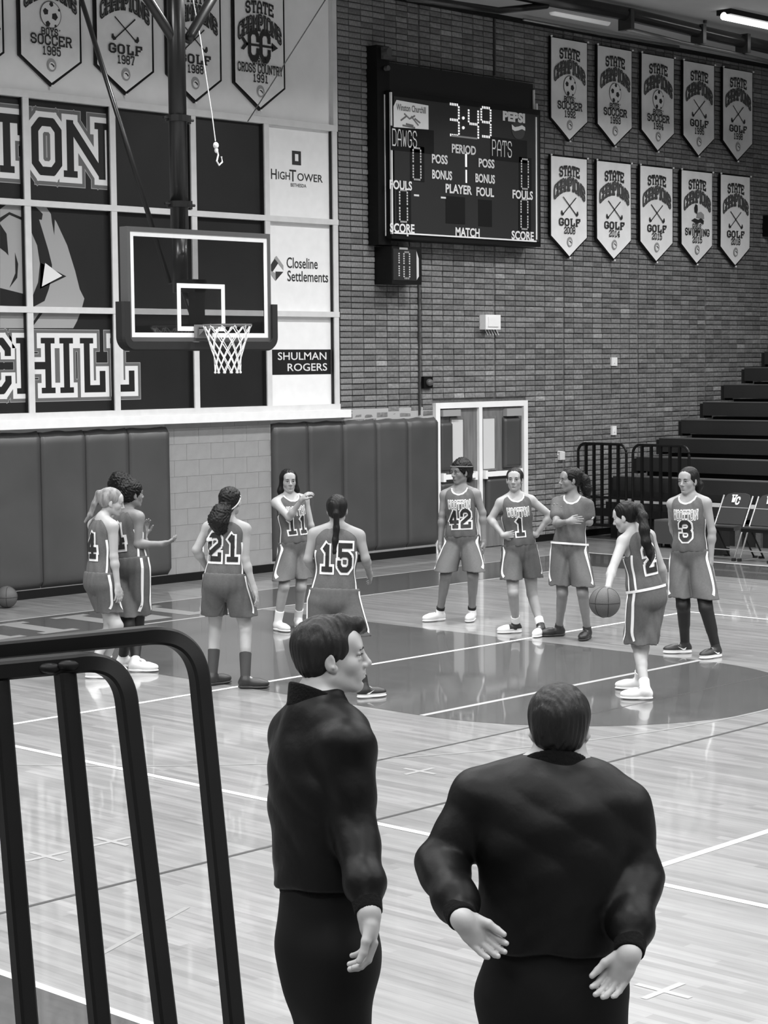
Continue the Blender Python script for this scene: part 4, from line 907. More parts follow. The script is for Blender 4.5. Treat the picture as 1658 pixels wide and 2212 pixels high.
def mesh_sdf(sd, res, lo=None, hi=None, disp=None, excl=()):
    l, h = sd.bounds(); l = l if lo is None else np.maximum(l, lo); h = h if hi is None else np.minimum(h, hi)
    A = [np.arange(l[i], h[i]+res, res) for i in range(3)]; D = sd.eval(*A)
    if disp is not None: D = D+disp(A[0][:, None, None], A[1][None, :, None], A[2][None, None, :])
    V, Fc = surfnet(D, *A)
    if len(excl) and len(V):
        bad = np.zeros(len(V), bool)
        for (a, b) in excl: bad |= ((V > a+res*1.2) & (V < b-res*1.2)).all(1)
        Fc = Fc[~bad[Fc].all(1)]
    return V, Fc
def npmesh(name, parts, m, par, smooth=True, mats=None, fm=None):
    Vs = []; Fs = []; n = 0
    for V, Fc in parts: Vs.append(V); Fs.append(Fc+n); n += len(V)
    V = np.concatenate(Vs); Fc = np.concatenate(Fs); used = np.unique(Fc); re_ = np.full(len(V), -1); re_[used] = np.arange(len(used)); V = V[used]; Fc = re_[Fc]
    me = bpy.data.meshes.new(name); me.vertices.add(len(V)); me.vertices.foreach_set('co', V.astype(np.float32).ravel())
    me.loops.add(Fc.size); me.loops.foreach_set('vertex_index', Fc.astype(np.int32).ravel()); me.polygons.add(len(Fc))
    me.polygons.foreach_set('loop_start', np.arange(0, Fc.size, 4, dtype=np.int32)); me.polygons.foreach_set('loop_total', np.full(len(Fc), 4, dtype=np.int32))
    me.polygons.foreach_set('use_smooth', np.ones(len(Fc), dtype=bool))
    for q in (mats or [m]): me.materials.append(q)
    if fm is not None: me.polygons.foreach_set('material_index', fm(V[Fc].mean(1)).astype(np.int32))
    me.update(calc_edges=True); me.validate(); o = bpy.data.objects.new(name, me); COL.objects.link(o); setparent(o, par); return o, V, Fc
def npm(name, sd, res, m, par, disp=None, **kw):
    V, Fc = mesh_sdf(sd, res, disp=disp); return npmesh(name, [(V, Fc)], m, par, **kw)
def skinmat(name, v): return mat(name, v, .5, .4, noise=.05, nscale=12)
def clothmat(name, v, rough=.7, b=.25): return mat(name, v, rough, .3, noise=.06, nscale=40, bump=b, bscale=7)
M_hair = {}
def hairmat(v):
    k = 'hair_%d' % int(v*1000); v = v*.6 if v < .05 else v
    return mat(k, v, .5, .22, noise=.45, nscale=30, bump=.6, bscale=60, stretch=(1, 1, .25))
M_jers = mat('jersey_mesh_fabric', .098, .75, .25, noise=.10, nscale=90, bump=.25, bscale=9)
M_short = mat('shorts_fabric', .098, .75, .25, noise=.07, nscale=60, bump=.25, bscale=8)
M_trim = mat('uniform_white_trim', .78, .6)
M_num = mat('number_black', .010, .6)
M_shoew = mat('shoe_white', .8, .45); M_shoed = mat('shoe_dark', .022, .45); M_sole = mat('shoe_sole_white', .82, .5); M_soled = mat('shoe_sole_dark', .03, .5)
def solve_ray(u, v, base, L, sign):
    """point on the sight line of (u,v) at distance L from base; sign -1 nearer the camera, +1 farther, 0 same depth"""
    d0 = depth(base); o = CAM; d = nrm(CF+(u-829)/F_PX*CR-(v-1106)/F_PX*CU); m = np.array(base)-o; tc_ = m@d; q = tc_**2-(m@m-L*L)
    if sign == 0: return o+d*tc_
    return o+d*tc_ if q <= 0 else o+d*(tc_+sign*math.sqrt(q))
def two_bone(u, v, a, b, La, Lb, pref):
    """middle joint seen at (u,v) between joints a and b, bending towards pref"""
    d = nrm(CF+(u-829)/F_PX*CR-(v-1106)/F_PX*CU); best = None; t0 = (np.array(a)-CAM)@d
    for t in np.linspace(t0-.45, t0+.45, 181):
        p = CAM+d*t; c = (np.linalg.norm(p-a)-La)**2+(np.linalg.norm(p-b)-Lb)**2-.012*((p-(np.array(a)+b)/2)@pref)
        if best is None or c < best[0]: best = (c, p)
    return best[1]
def frame_from(up, left):
    up = nrm(up); left = nrm(left-up*(left@up)); fwd = nrm(np.cross(left, up)); return left, fwd, up
def head_frame(center, yaw, pitch, roll, fh, rh):
    """yaw 0 looks at the camera, 90 looks to the right of the picture"""
    f = -fh*math.cos(yaw)+rh*math.sin(yaw); z = np.array([0, 0, 1.0]); l = np.cross(z, f)
    f2 = f*math.cos(pitch)+z*math.sin(pitch); u2 = np.cross(f2, l); l2 = l*math.cos(roll)+u2*math.sin(roll); u3 = np.cross(f2, l2)
    return nrm(l2), nrm(f2), nrm(u3)
def add_hand(sd, w, dr, pn, sd_side, s=1.0, curl=.5, spread=.12, thumb=1.0, fc=None):
    """w wrist, dr direction of the hand, pn palm normal, sd_side towards the thumb"""
    dr = nrm(dr); pn = nrm(pn-dr*(np.array(pn)@dr)); sdv = nrm(np.cross(dr, pn)); sdv = sdv if sdv@np.array(sd_side) > 0 else -sdv
    R_ = np.array([sdv, dr, pn]); c = w+dr*.045*s
    sd.ell(c, (.040*s, .052*s, .017*s), R_, k=.012*s); sd.cone(w-dr*.01*s, w+dr*.03*s, .024*s, .024*s, k=.02*s)
    lens = [.074, .082, .076, .060]
    for i in range(4):
        off = (.030-.020*i)*s; b = w+dr*.083*s+sdv*off-dr*abs(i-1.3)*.005*s; a0 = (curl if fc is None else fc[i])
        d0 = nrm(dr+sdv*spread*(1.2-i)*.6+pn*math.tan(min(1.2, a0*.55))); d1 = nrm(d0*math.cos(a0*.9)+pn*math.sin(a0*.9)); d2 = nrm(d1*math.cos(a0*.8)+(pn*math.cos(a0)-dr*math.sin(a0))*math.sin(a0*.8))
        L = lens[i]*s; p1 = b+d0*L*.45; p2 = p1+d1*L*.32; p3 = p2+d2*L*.25
        r = (.0098 if i < 3 else .0085)*s
        sd.cone(b-d0*.012*s, p1, r*1.08, r, k=.004*s); sd.cone(p1, p2, r, r*.92, k=.004*s); sd.cone(p2, p3, r*.92, r*.8, k=.004*s)
    tb = w+dr*.022*s+sdv*.026*s+pn*.004*s; td = nrm(dr*.75+sdv*.62*thumb+pn*.35); t1 = tb+td*.040*s; td2 = nrm(dr*.95+sdv*.25*thumb+pn*.30); t2 = t1+td2*.030*s; t3 = t2+nrm(td2+pn*.3)*.022*s
    sd.cone(tb, t1, .0155*s, .0125*s, k=.012*s); sd.cone(t1, t2, .0118*s, .0105*s, k=.005*s); sd.cone(t2, t3, .0105*s, .0085*s, k=.004*s)
    return c
def add_head(sd, c, HF, s=1.0, male=False, detail=False):
    l, f, u = HF; R_ = np.array([l, f, u])
    def P(x, y, z): return c+(l*x+f*y+u*z)*s
    def E(x, y, z, a, b, d, k, sub=False, M=None): sd.ell(P(x, y, z), (a*s, b*s, d*s), R_ if M is None else M, k=k*s, sub=sub)
    E(0, -.014, .036, .074, .094, .077, .02)
    E(0, .018, -.025, .060, .070, .078, .03)
    jw = .050 if male else .043
    for q in (-1, 1):
        sd.cone(P(q*jw, -.002, -.058), P(q*.014, .060, -.093), .020*s, .017*s, k=.022*s)
        E(q*.036, .052, -.022, .025, .026, .026, .02)
    E(0, .070, -.092, .019 if male else .016, .018, .017, .018)
    sd.cone(P(-.034, .076, .026), P(.034, .076, .026), .013*s, .013*s, k=.016*s)
    E(0, .055, .050, .054, .028, .036, .03)
    for q in (-1, 1): E(q*.031, .098, .004, .019, .020, .013, .014, sub=True)
    sd.cone(P(0, .084, .016), P(0, .103, -.022), .0085*s, .0115*s, k=.012*s); E(0, .106, -.027, .0115, .0115, .010, .008)
    for q in (-1, 1): E(q*.0125, .094, -.031, .0085, .011, .008, .006)
    E(0, .074, -.060, .028, .020, .024, .02)
    E(0, .0895, -.0535, .019, .0075, .0055, .006); E(0, .0885, -.0655, .017, .0080, .0062, .006)
    E(0, .0965, -.0595, .020, .006, .0014, .003, sub=True); E(0, .090, -.078, .020, .007, .006, .008, sub=True)
    for q in (-1, 1):
        sd.cone(P(q*.018, .0835, .0135), P(q*.045, .0775, .0115), .0068*s, .0058*s, k=.004*s); sd.cone(P(q*.020, .0825, -.0075), P(q*.043, .0775, -.0070), .0052*s, .0046*s, k=.004*s)
    for q in (-1, 1):   # ears
        Rq = np.array([nrm(l+f*.25*q*-1), nrm(f+l*.25*q), u]); E(q*.077, -.010, -.008, .008, .017, .028, .006, M=Rq); E(q*.074, .002, -.028, .007, .012, .014, .006)
        if detail:
            E(q*.088, -.008, -.004, .006, .0105, .018, .004, sub=True); E(q*.084, -.001, -.022, .004, .006, .006, .003)
    return P
class Rec: pass
def person(label, H, feet, pelvis, neck, head, yaw, hyaw, hpitch=0, hroll=0, arms=None, knees=None, dpel=0, dneck=0, skin=.3, hs=1.0, group=None, wide=1.0, sleeveless=True,
           hem=None, number=None, numside=0, team=True, shoes='white', socks='white', sockh=.10, leggings=False, hair=None, male=False, armsL=None, chest=1.0, belt=False, res=.0075, hres=.0042, shirt=False, jersey_hem=None, lip=.6, drop=((1, 0), (1, 0))):
    """feet: ((u,v,toe_yaw),(u,v,toe_yaw)) left then right foot of the person, on the floor. All others are picture sight lines, solved to real depths with fixed limb lengths."""
    K = H/1.68
    gl = [hit(f[0], f[1], 2, 0.0) for f in feet]; ank = [g+np.array([0, 0, .085*K]) for g in gl]
    d0 = np.mean([depth(g) for g in gl]); d0p = d0+dpel
    ctr = pix(*pelvis, d0p); fh = nrm((ctr-CAM)*[1, 1, 0]); rh = np.cross(fh, [0, 0, 1.0])
    def dirv(a): a = math.radians(a); return -fh*math.cos(a)+rh*math.sin(a)
    Fw = dirv(yaw); Z = np.array([0, 0, 1.0]); Lf = np.cross(Z, Fw)
    Pv = ctr; N = pix(*neck, d0p+dneck); up = nrm(N-Pv); l, f, u = frame_from(up, Lf); TL = np.linalg.norm(N-Pv)
    o = thing('person', (float((gl[0]+gl[1])[0]/2), float((gl[0]+gl[1])[1]/2), 0), label, 'person', group)
    R3 = np.array([l, f, u])
    def T(x, y, t): return Pv+l*x*K+f*y*K+u*t*TL
    sd = Sdf(); w = wide
    tors = [(0, -.005, .0, .150*w, .105, .115), (0, .0, .32, .122*w, .088, .150), (0, .0, .62, .140*w, .098*chest, .150), (0, -.005, .84, .148*w, .085, .085)]
    for (x, y, t, a, b, c_) in tors: sd.ell(T(x, y, t), (a*K, b*K, c_*K), R3, k=.05*K)
    for q in (-1, 1): sd.ell(T(q*.07*w, -.040, -.05), (.078*K*w, .072*K, .085*K), R3, k=.04*K)
    if not male:
        for q in (-1, 1): sd.ell(T(q*.062, .065, .66), (.050*K, .045*K, .048*K), R3, k=.04*K)
    shl = [T(q*.158*w*sh_[0], -.005, (.90 if not male else .865)-sh_[1]) for q, sh_ in zip((1, -1), drop)]
    for q, sp_ in zip((1, -1), shl):
        sd.cone(T(q*.05, -.01, .93), sp_, .050*K, .047*K, k=.05*K); sd.cone(T(q*.02, -.02, 1.06), T(q*.12*w, -.015, .95), .038*K, .036*K, k=.05*K)
    hc = pix(*head, d0p+dneck*1.0); # head centre: same depth as the neck, then pushed forward a little
    HF = head_frame(hc, math.radians(hyaw), math.radians(hpitch), math.radians(hroll), fh, rh)
    nr = .055 if male else .047
    hb = hc-HF[2]*.06*K*hs-HF[1]*.022*K*hs
    sd.cone(T(0, -.012, .98), hb, nr*1.05*K, nr*K, k=.03*K)
    HS = K*hs
    # legs
    hip = [Pv+l*q*.085*K*w-u*.05*K*0-Z*.05*K for q in (1, -1)]; legs = []
    for i in range(2):
        T_, S_ = .245*H, .245*H; kp = knees[i] if knees and knees[i] else None
        mid = two_bone(*(kp), hip[i], ank[i], T_, S_, Fw) if kp else (hip[i]+ank[i])/2+Fw*.02
        legs.append((hip[i], mid, ank[i])); th = (.082*w+.004)*K
        sd.cone(hip[i], mid, th, .054*K, k=.03*K); sd.cone(mid, ank[i], .050*K, .034*K, k=.025*K)
        sh = nrm(ank[i]-mid); bk_ = nrm(-Fw-sh*(-Fw@sh)); sd.cone(mid+sh*.07*K+bk_*.012*K, mid+sh*.20*K+bk_*.010*K, .046*K, .036*K, k=.03*K)
        sd.ell(mid+Fw*.022*K, (.036*K,)*3, k=.02*K)
        td = dirv(feet[i][2]); sd.cone(ank[i], gl[i]+td*.10*K+Z*.04*K, .034*K, .026*K, k=.02*K)
    # arms
    U_, Fo = .172*H, .148*H; hands = []; aj = []
    for i, q in enumerate((1, -1)):
        sh = shl[i]; ar = arms[i]
        el = solve_ray(ar['e'][0], ar['e'][1], sh, U_, ar['e'][2]); wr = solve_ray(ar['w'][0], ar['w'][1], el, Fo, ar['w'][2])
        el = sh+nrm(el-sh)*min(np.linalg.norm(el-sh), U_*1.12) if ar.get('clamp', 1) else el
        aj.append((sh, el, wr)); m_ = 1.2 if male else 1
        sd.cone(sh, el, .045*K*m_, .035*K*m_, k=.03*K); sd.cone(el, wr, .035*K*m_, .0235*K*m_, k=.02*K); sd.ell(el+(wr-el)*.25, (.036*K*m_,)*3, k=.03*K)
        hd = ar.get('hd'); hd = nrm(wr-el) if hd is None else nrm(rh*hd[0]+Z*hd[1]-fh*hd[2])
        pn = ar.get('pn'); pn = -l*q if pn is None else rh*pn[0]+Z*pn[1]-fh*pn[2]
        ts = ar.get('ts'); ts = f if ts is None else rh*ts[0]+Z*ts[1]-fh*ts[2]
        add_hand(sd, wr, hd, pn, ts, s=K*ar.get('hsz', 1.0 if male else .92), curl=ar.get('curl', .5), spread=ar.get('spread', .1), thumb=ar.get('th', 1.0), fc=ar.get('fc')); hands.append((wr, hd))
    P = add_head(sd, hc, HF, HS, male, detail=male)
    skm = skinmat('skin_%03d' % int(skin*1000), skin)
    hl, hh = hc-.155*HS, hc+.155*HS; blocks = [(hl, hh)]
    for wr, hd in hands: c = wr+hd*.07*K; blocks.append((c-.135*K, c+.135*K))
    parts = [mesh_sdf(sd, hres, *b) for b in blocks]; parts.append(mesh_sdf(sd, res, excl=blocks))
    npmesh('body', parts, skm, o)
    r = Rec(); r.__dict__.update(dict(o=o, K=K, T=T, l=l, f=f, u=u, Pv=Pv, N=N, TL=TL, R3=R3, shl=shl, legs=legs, aj=aj, hc=hc, HF=HF, P=P, HS=HS, fh=fh, rh=rh, Fw=Fw, Lf=Lf, gl=gl, w=w, dirv=dirv, Z=Z, skm=skm, H=H, hands=hands, tors=tors))
    # face parts
    for q in (-1, 1):
        ev = MB(); c = P(q*.031, .0755, .003); rr = .0125*HS; ev.ball(c, rr, 14, 10)
        Cn = Vector(c); fv = Vector(HF[1]+HF[0]*q*.12).normalized(); fm = [1 if (sum((Vector(ev.V[i]) for i in fc), Vector())/len(fc)-Cn).normalized().dot(fv) > .87 else 0 for fc in ev.F]
        mkobj('eye', ev.V, ev.F, None, o, True, mats=[mat('eye_white', .55, .2), mat('iris_dark', .012, .2)], fmat=fm)
        MB().tube([P(q*.013, .0905, .0215), P(q*.029, .0915, .0265), P(q*.047, .0815, .0225)], [.0026*HS, .0040*HS, .0024*HS], 6).build('eyebrow', hairmat(.02 if hair and hair.get('v', .01) < .05 else .05), o)
        MB().tube([P(q*.018, .0875, .0075), P(q*.031, .0905, .0085), P(q*.046, .0815, .0060)], [.0012*HS, .0020*HS, .0014*HS], 6).build('eyelashes', mat('lash_dark', .012, .6), o)
    s2 = Sdf(); Rh = np.array(HF); s2.ell(P(0, .0900, -.0535), (.0185*HS, .0078*HS, .0048*HS), Rh, k=.002); s2.ell(P(0, .0890, -.0652), (.0165*HS, .0083*HS, .0056*HS), Rh, k=.002)
    npm('lips', s2, .0022, skinmat('lips_%03d' % int(skin*1000), skin*lip), o)
    if hair: make_hair(r, **hair)
    for i in range(2): make_shoe(r, i, feet[i][2], shoes, socks, sockh, leggings)
    if team: uniform(r, pix(*hem, d0p)[2], number, numside, belt, shirt, sleeveless, jersey_hem)
    return r
def make_hair(r, v=.012, style='tail', tail=None, volume=0.0, band=None, line=.0, curly=0, top=0, ptail=None):
    P, HS, HF, o = r.P, r.HS, r.HF, r.o; sd = Sdf(); R3 = np.array(HF); l, f, u = HF
    def E(x, y, z, a, b, c, k=.02, sub=False): sd.ell(P(x, y, z), (a*HS, b*HS, c*HS), R3, k=k*HS, sub=sub)
    g = volume
    E(0, -.023, .040, .086+g, .106+g, .088+g+top)
    E(0, -.050, -.012, .070+g*.8, .062+g*.8, .060+g*.6, .03)
    # hairline: plane from the forehead down in front of the ears, rounded cut for the face, nape cut
    E(0, .112+line, -.010, .070, .078, .080, .018, True)
    sd.cut(P(0, .040+line*.6, .0), f*.72-u*.60, k=.012*HS) if style != 'short' else sd.cut(P(0, .052, .0), f*.95-u*.30, k=.008*HS)
    sd.cut(P(0, -.05, -.062 if style != 'short' else -.075), -u, k=.012*HS)
    for q in (-1, 1): E(q*.090, .0, -.018, .022, .024, .036, .008, True)
    if style == 'long':
        for q in (-1, 1): sd.cone(P(q*.060, -.01, .04), P(q*.082, -.005, -.10), .026*HS, .030*HS, k=.03*HS); sd.cone(P(q*.082, -.005, -.10), P(q*.07, -.03, -.20), .028*HS, .016*HS, k=.03*HS)
        sd.cone(P(0, -.07, .02), P(0, -.075, -.16), .065*HS, .045*HS, k=.04*HS)
    if tail:
        pts = [P(*t[:3]) if len(t) == 4 else None for t in tail]
        for a, b in zip(range(len(tail)-1), range(1, len(tail))): sd.cone(pts[a], pts[b], tail[a][3]*HS, tail[b][3]*HS, k=.02*HS)
    if ptail:
        dh = depth(r.hc); pp = [(pix(a[0], a[1], dh+a[2]), a[3]) for a in ptail]
        if len(pp) == 1: sd.ell(pp[0][0], (pp[0][1],)*3, k=.02)
        for a, b in zip(pp[:-1], pp[1:]): sd.cone(a[0], b[0], a[1], b[1], k=.025)
    if curly:
        a_ = curly
        disp = lambda X, Y, Z: a_*(np.sin(95*X+3*np.sin(60*Z))*np.sin(88*Y+2*np.sin(70*X))*np.sin(92*Z+2*np.sin(50*Y))*1.3+.5*np.sin(210*X)*np.sin(190*Y)*np.sin(205*Z))
    else:
        c = r.hc
        def disp(X, Y, Z):
            a = (X-c[0])*l[0]+(Y-c[1])*l[1]+(Z-c[2])*l[2]; b = (X-c[0])*f[0]+(Y-c[1])*f[1]+(Z-c[2])*f[2]
            return .0011*np.sin(260*a+12*np.sin(30*b))+.0009*np.sin(170*a+90*b)
    npm('hair', sd, .0042 if r.H < 1.78 else .0032, hairmat(v), o, disp=disp)
    if band:
        # band: flattened ring round the head, given by centre height, tilt and lift
        z0, tilt, rad = band[:3]; pts = []
        for i in range(33):
            a = 2*math.pi*i/32; pts.append(P((.086+rad)*math.cos(a), -.020+(.105+rad)*math.sin(a)*math.cos(tilt), z0+(.105+rad)*math.sin(a)*math.sin(tilt)))
        MB().tube(pts, .006*HS, 6, caps=False).build('headband', mat('band_%d' % int(band[3]*100), band[3], .6), o, smooth=True)
def make_shoe(r, i, ty, kind, socks, sockh, leggings):
    K, o = r.K, r.o; g = r.gl[i]; td = r.dirv(ty); sdv = np.cross(r.Z, td); Z = r.Z; R_ = np.array([sdv, td, Z]); an = r.legs[i][2]; kn = r.legs[i][1]; up = nrm(kn-an)
    sd = Sdf(); c = g+td*.045*K
    sd.ell(c+td*.07*K+Z*.040*K, (.047*K, .085*K, .038*K), R_, k=.02*K); sd.ell(c-td*.055*K+Z*.048*K, (.037*K, .052*K, .050*K), R_, k=.03*K)
    sd.cone(c-td*.03*K+Z*.06*K, c+td*.06*K+Z*.05*K, .036*K, .030*K, k=.03*K); sd.cone(an-up*.02*K, an+up*(.035 if kind != 'high' else .05)*K, .040*K, .042*K, k=.02*K)
    sd.cut(g+Z*.018*K, -Z); sd.cut(an+up*(.045 if kind != 'high' else .065)*K, up-td*.25, k=.006)
    base = {'white': M_shoew, 'dark': M_shoed, 'high': M_shoed, 'mix': M_shoed, 'darkw': M_shoed}[kind]
    tg = {'white': M_sole, 'dark': M_soled, 'high': M_soled, 'mix': M_sole, 'darkw': M_sole}[kind]
    def fm(C):
        a = (C-c)@td; zz = C[:, 2]
        if kind == 'mix': return ((a > .035*K) | (zz < .045*K)).astype(int)
        if kind == 'darkw': return (zz < .036*K).astype(int)
        return np.zeros(len(C))
    s_, V_, F_ = npm('shoe', sd, .005, base, o, mats=[base, M_sole], fm=fm)
    so = Sdf(); so.ell(c+td*.065*K+Z*.014*K, (.050*K, .092*K, .016*K), R_, k=.01); so.ell(c-td*.05*K+Z*.016*K, (.040*K, .058*K, .019*K), R_, k=.03*K); so.cut(g+Z*.001, -Z, k=.001); so.cut(g+Z*.028*K, Z, k=.004)
    npm('sole', so, .005, tg, s_)
    if kind != 'high':
        mb = MB()
        for k in range(4):
            q = c+td*(.015+.022*k)*K+Z*(.083-.009*k)*K; mb.tube([q-sdv*.022*K, q+Z*.004, q+sdv*.022*K], .0035*K, 5)
        mb.build('laces', M_sole if kind == 'darkw' else (M_shoed if kind == 'mix' or socks == 'black' else M_frame), s_)
    if kind == 'darkw' or kind == 'mix':
        for q in (-1, 1):
            b = c-td*.02*K+Z*.05*K+sdv*q*.043*K
            MB().add([b+td*x*K+Z*z*K+sdv*q*.002 for x, z in ((-.03, .012), (-.02, -.012), (.0, -.014), (.05, .018), (.0, -.002), (-.012, .0))], [tuple(range(6))]).build('side_mark', M_sole if kind == 'darkw' else M_shoed, s_)
    m = {'white': M_sole, 'black': mat('sock_black', .008, .8), 'dark': mat('sock_grey', .035, .8), 'none': None, 'band': mat('sock_black', .008, .8)}[socks]
    if leggings:
        sd = Sdf(); hp_, kn_, an_ = r.legs[i]
        sd.cone(hp_, kn_, .090*K, .062*K, k=.02); sd.cone(kn_, an_, .056*K, .040*K, k=.025*K); bk_ = nrm(-r.Fw); sh = nrm(an_-kn_)
        sd.cone(kn_+sh*.07*K+bk_*.012*K, kn_+sh*.20*K+bk_*.010*K, .050*K, .041*K, k=.03*K); sd.ell(kn_+r.Fw*.022*K, (.042*K,)*3, k=.02*K); sd.cut(an_+up*.0*K, -up, k=.004)
        npm('legging', sd, .008, mat('legging_black', .006, .6), o)
    elif m:
        sd = Sdf(); L = sockh*K; sd.cone(an-up*.01*K, an+up*L, .0400*K, .0385*K+L*.06, k=.01); sd.cut(an+up*(L+.0), up, k=.004); sd.ell(kn+nrm(an-kn)*.2*K, (.001,)*3)
        npm('sock', sd, .005, m, o)
def project(r, bvh, pts, Fc, name, m, dirs, off, par=None, grp=0):
    V = []; off0 = off
    for pi, p in enumerate(pts):
        off = off0+(.00022*((pi//grp) % 10) if grp else 0)
        h = bvh.ray_cast(Vector(p+dirs*.5), Vector(-dirs), 1.0); V.append(h[0]+Vector(dirs)*off if h[0] is not None and h[3] < .52 else Vector(p+dirs*.105))
    return mkobj(name, V, Fc, m, par if par is not None else r.o)
def ribbon(r, bvh, pts, wid, name, m, dirs, off=.003, n=14, par=None):
    """strip of constant width following points (3D guide) pushed on to the cloth along dirs"""
    P = [Vector(p) for p in pts]; d = Vector(dirs)
    for _ in range(3): P = [P[0]]+[v for a, b in zip(P[:-1], P[1:]) for v in (a*.75+b*.25, a*.25+b*.75)]+[P[-1]]
    seg_ = [(P[i+1]-P[i]).length for i in range(len(P)-1)]; tot = sum(seg_)
    def at_(s):
        for i, L in enumerate(seg_):
            if s <= L or i == len(seg_)-1: return P[i]+(P[i+1]-P[i])*(s/L), (P[i+1]-P[i]).normalized()
            s -= L
    V = []
    for k in range(n+1):
        p, t = at_(tot*k/n); sd_ = t.cross(d).normalized()
        for q in (-.5, .5): V.append(np.array(p+sd_*wid*q))
    Fc = [(2*i, 2*i+1, 2*i+3, 2*i+2) for i in range(n)]
    return project(r, bvh, V, Fc, name, m, np.array(d), off, par)
def uniform(r, hem, number, numside, belt, shirt, sleeveless, jersey_hem):
    K, T, l, f, u, o, w, TL, R3, Z = r.K, r.T, r.l, r.f, r.u, r.o, r.w, r.TL, r.R3, r.Z; q_ = .020
    sd = Sdf()
    for (x, y, t, a, b, c) in r.tors: sd.ell(T(x, y, t), ((a+q_)*K, (b+q_)*K, (c+q_)*K), R3, k=.05*K)
    sd.ell(T(0, .05, .64), (.105*K, .078*K, .09*K), R3, k=.05*K); sd.ell(T(0, .01, .15), (.150*K*w, .115*K, .12*K), R3, k=.05*K)
    for q, s_ in zip((1, -1), r.shl): sd.cone(T(q*.05, -.01, .95), T(q*.118*w, -.008, .925), (.058 if shirt else .050)*K, (.054 if shirt else .046)*K, k=.04*K)
    if shirt:
        for (s_, e, w_) in r.aj: sd.cone(s_, s_+(e-s_)*.60, .058*K, .062*K, k=.03*K)
        for (s_, e, w_) in r.aj: sd.cut(s_+(e-s_)*.62, nrm(e-s_), k=.006) if False else None
    else:
        for q, (s_, e, w_) in zip((1, -1), r.aj): sd.cone(s_+l*q*.035*K+u*.02*K, s_+l*q*.020*K-u*.085*K, .066*K, .058*K, k=.008*K, sub=True)
    hole = (T(0, .030, 1.03), np.array([.070, .078, .100])*K); sd.ell(hole[0], hole[1], R3, k=.008*K, sub=True)
    jh = .045 if jersey_hem is None else jersey_hem
    sd.cut(T(0, 0, jh), -u, k=.006)
    c0 = r.Pv
    def disp(X, Y, Z_):
        a = (X-c0[0])*l[0]+(Y-c0[1])*l[1]; b = (X-c0[0])*f[0]+(Y-c0[1])*f[1]; z = Z_-c0[2]; th = np.arctan2(b, a); lo_ = np.clip((.30-z)/.30, 0, 1)
        return .0035*np.sin(6*th+14*z)*lo_+.002*np.sin(9*th-22*z+1.3)
    jo, V, Fc = npm('jersey', sd, .0068, M_jers, o, disp=disp); bj = BVHTree.FromPolygons([tuple(v) for v in V], [tuple(q) for q in Fc])
    # shorts
    hz = hem
    ss = Sdf(); ss.ell(T(0, -.008, .045), ((.150*w+.030)*K, .132*K, .10*K), R3, k=.04*K); ss.ell(T(0, -.018, -.12), ((.150*w+.026)*K, .128*K, .11*K), R3, k=.05*K)
    hems = []
    for (hp_, kn, an), q in zip(r.legs, (1, -1)):
        d = (kn-hp_); tt = (hp_[2]-hz)/max(.05, hp_[2]-kn[2]); e = hp_+d*min(1.25, tt)+l*q*.016*K; hems.append(e); e2 = e+nrm(d)*.10*K
        ss.cone(hp_-u*.02*K, e2, .104*K*w, .118*K*(.5+.5*w), k=.018*K)
    for e, (hp_, kn, an) in zip(hems, r.legs): ss.cone(e+nrm(kn-hp_)*.12*K, e-nrm(kn-hp_)*.05*K, .102*K*(.5+.5*w), .080*K*w, k=.004, sub=True)
    ss.cut(np.array([c0[0], c0[1], hz]), -Z, k=.004); ss.cut(T(0, 0, .085), u, k=.006)
    def disp2(X, Y, Z_):
        a = (X-c0[0])*l[0]+(Y-c0[1])*l[1]; b = (X-c0[0])*f[0]+(Y-c0[1])*f[1]; z = Z_-c0[2]; th = np.arctan2(b, a); lo_ = np.clip((.05-z)/.45, 0, 1)
        return .0045*np.sin(7*th+3*np.sin(9*z))*lo_+.002*np.sin(17*th+6*z)
    so, V2, F2 = npm('shorts', ss, .0068, M_short, o, disp=disp2); bs = BVHTree.FromPolygons([tuple(v) for v in V2], [tuple(q) for q in F2])
    # waistband
    wb = []
    for k in range(40):
        a = 2*math.pi*k/40; dr = l*math.cos(a)+f*math.sin(a)
        for t in (.045, .088):
            p = T(0, -.008, t); h = [b_.ray_cast(Vector(T(0, -.008, tt_)+dr*.6), Vector(-dr), .6) for b_ in (bs, bj) for tt_ in (.03, .05, .10)]
            dd_ = min([q2[3] for q2 in h if q2[0] is not None] or [.43]); wb.append(Vector(p+dr*(.6-dd_+.006)))
    if belt:
        mkobj('waistband', wb, [(2*i, 2*((i+1) % 40), 2*((i+1) % 40)+1, 2*i+1) for i in range(40)], M_trim, so, True)
    # side stripes of the shorts (both sides, curving forward at the hem) and of the jersey
    for q, e in zip((1, -1), hems):
        dr = l*q
        for (b0, b1) in ((.030, .062), (-.035, -.058)):
            dd = nrm(dr+f*(b0*3)); ribbon(r, bs, [T(q*.1, b0, .05), (T(q*.1, b0, .05)*.45+(e+f*(b0+.004)*K)*.55), e*.8+T(q*.1, b0, .05)*.2+f*(b0+.004)*K*.8, e+f*b1*K+Z*.03], .022*K, 'side_stripe', M_trim, dd, .004, 16, so)
        for b0 in (.012, -.03):
            dd = nrm(dr+f*(b0*3)); ribbon(r, bj, [T(q*.1, b0*1.6, .08), T(q*.1, b0, .40), T(q*.1, b0*1.8, .66)], .016*K, 'side_stripe', M_trim, dd, .004, 12, jo)
    ct = Sdf(); ct.P = [(q[0], q[1], q[2]+.003 if q[0] == 'e' and not q[6] else q[2], q[3]+.003 if q[0] == 'c' and not q[6] else q[3], (q[4]+.003) if q[0] == 'c' and not q[6] else q[4], q[5], q[6]) for q in sd.P if q[0] != 'h']
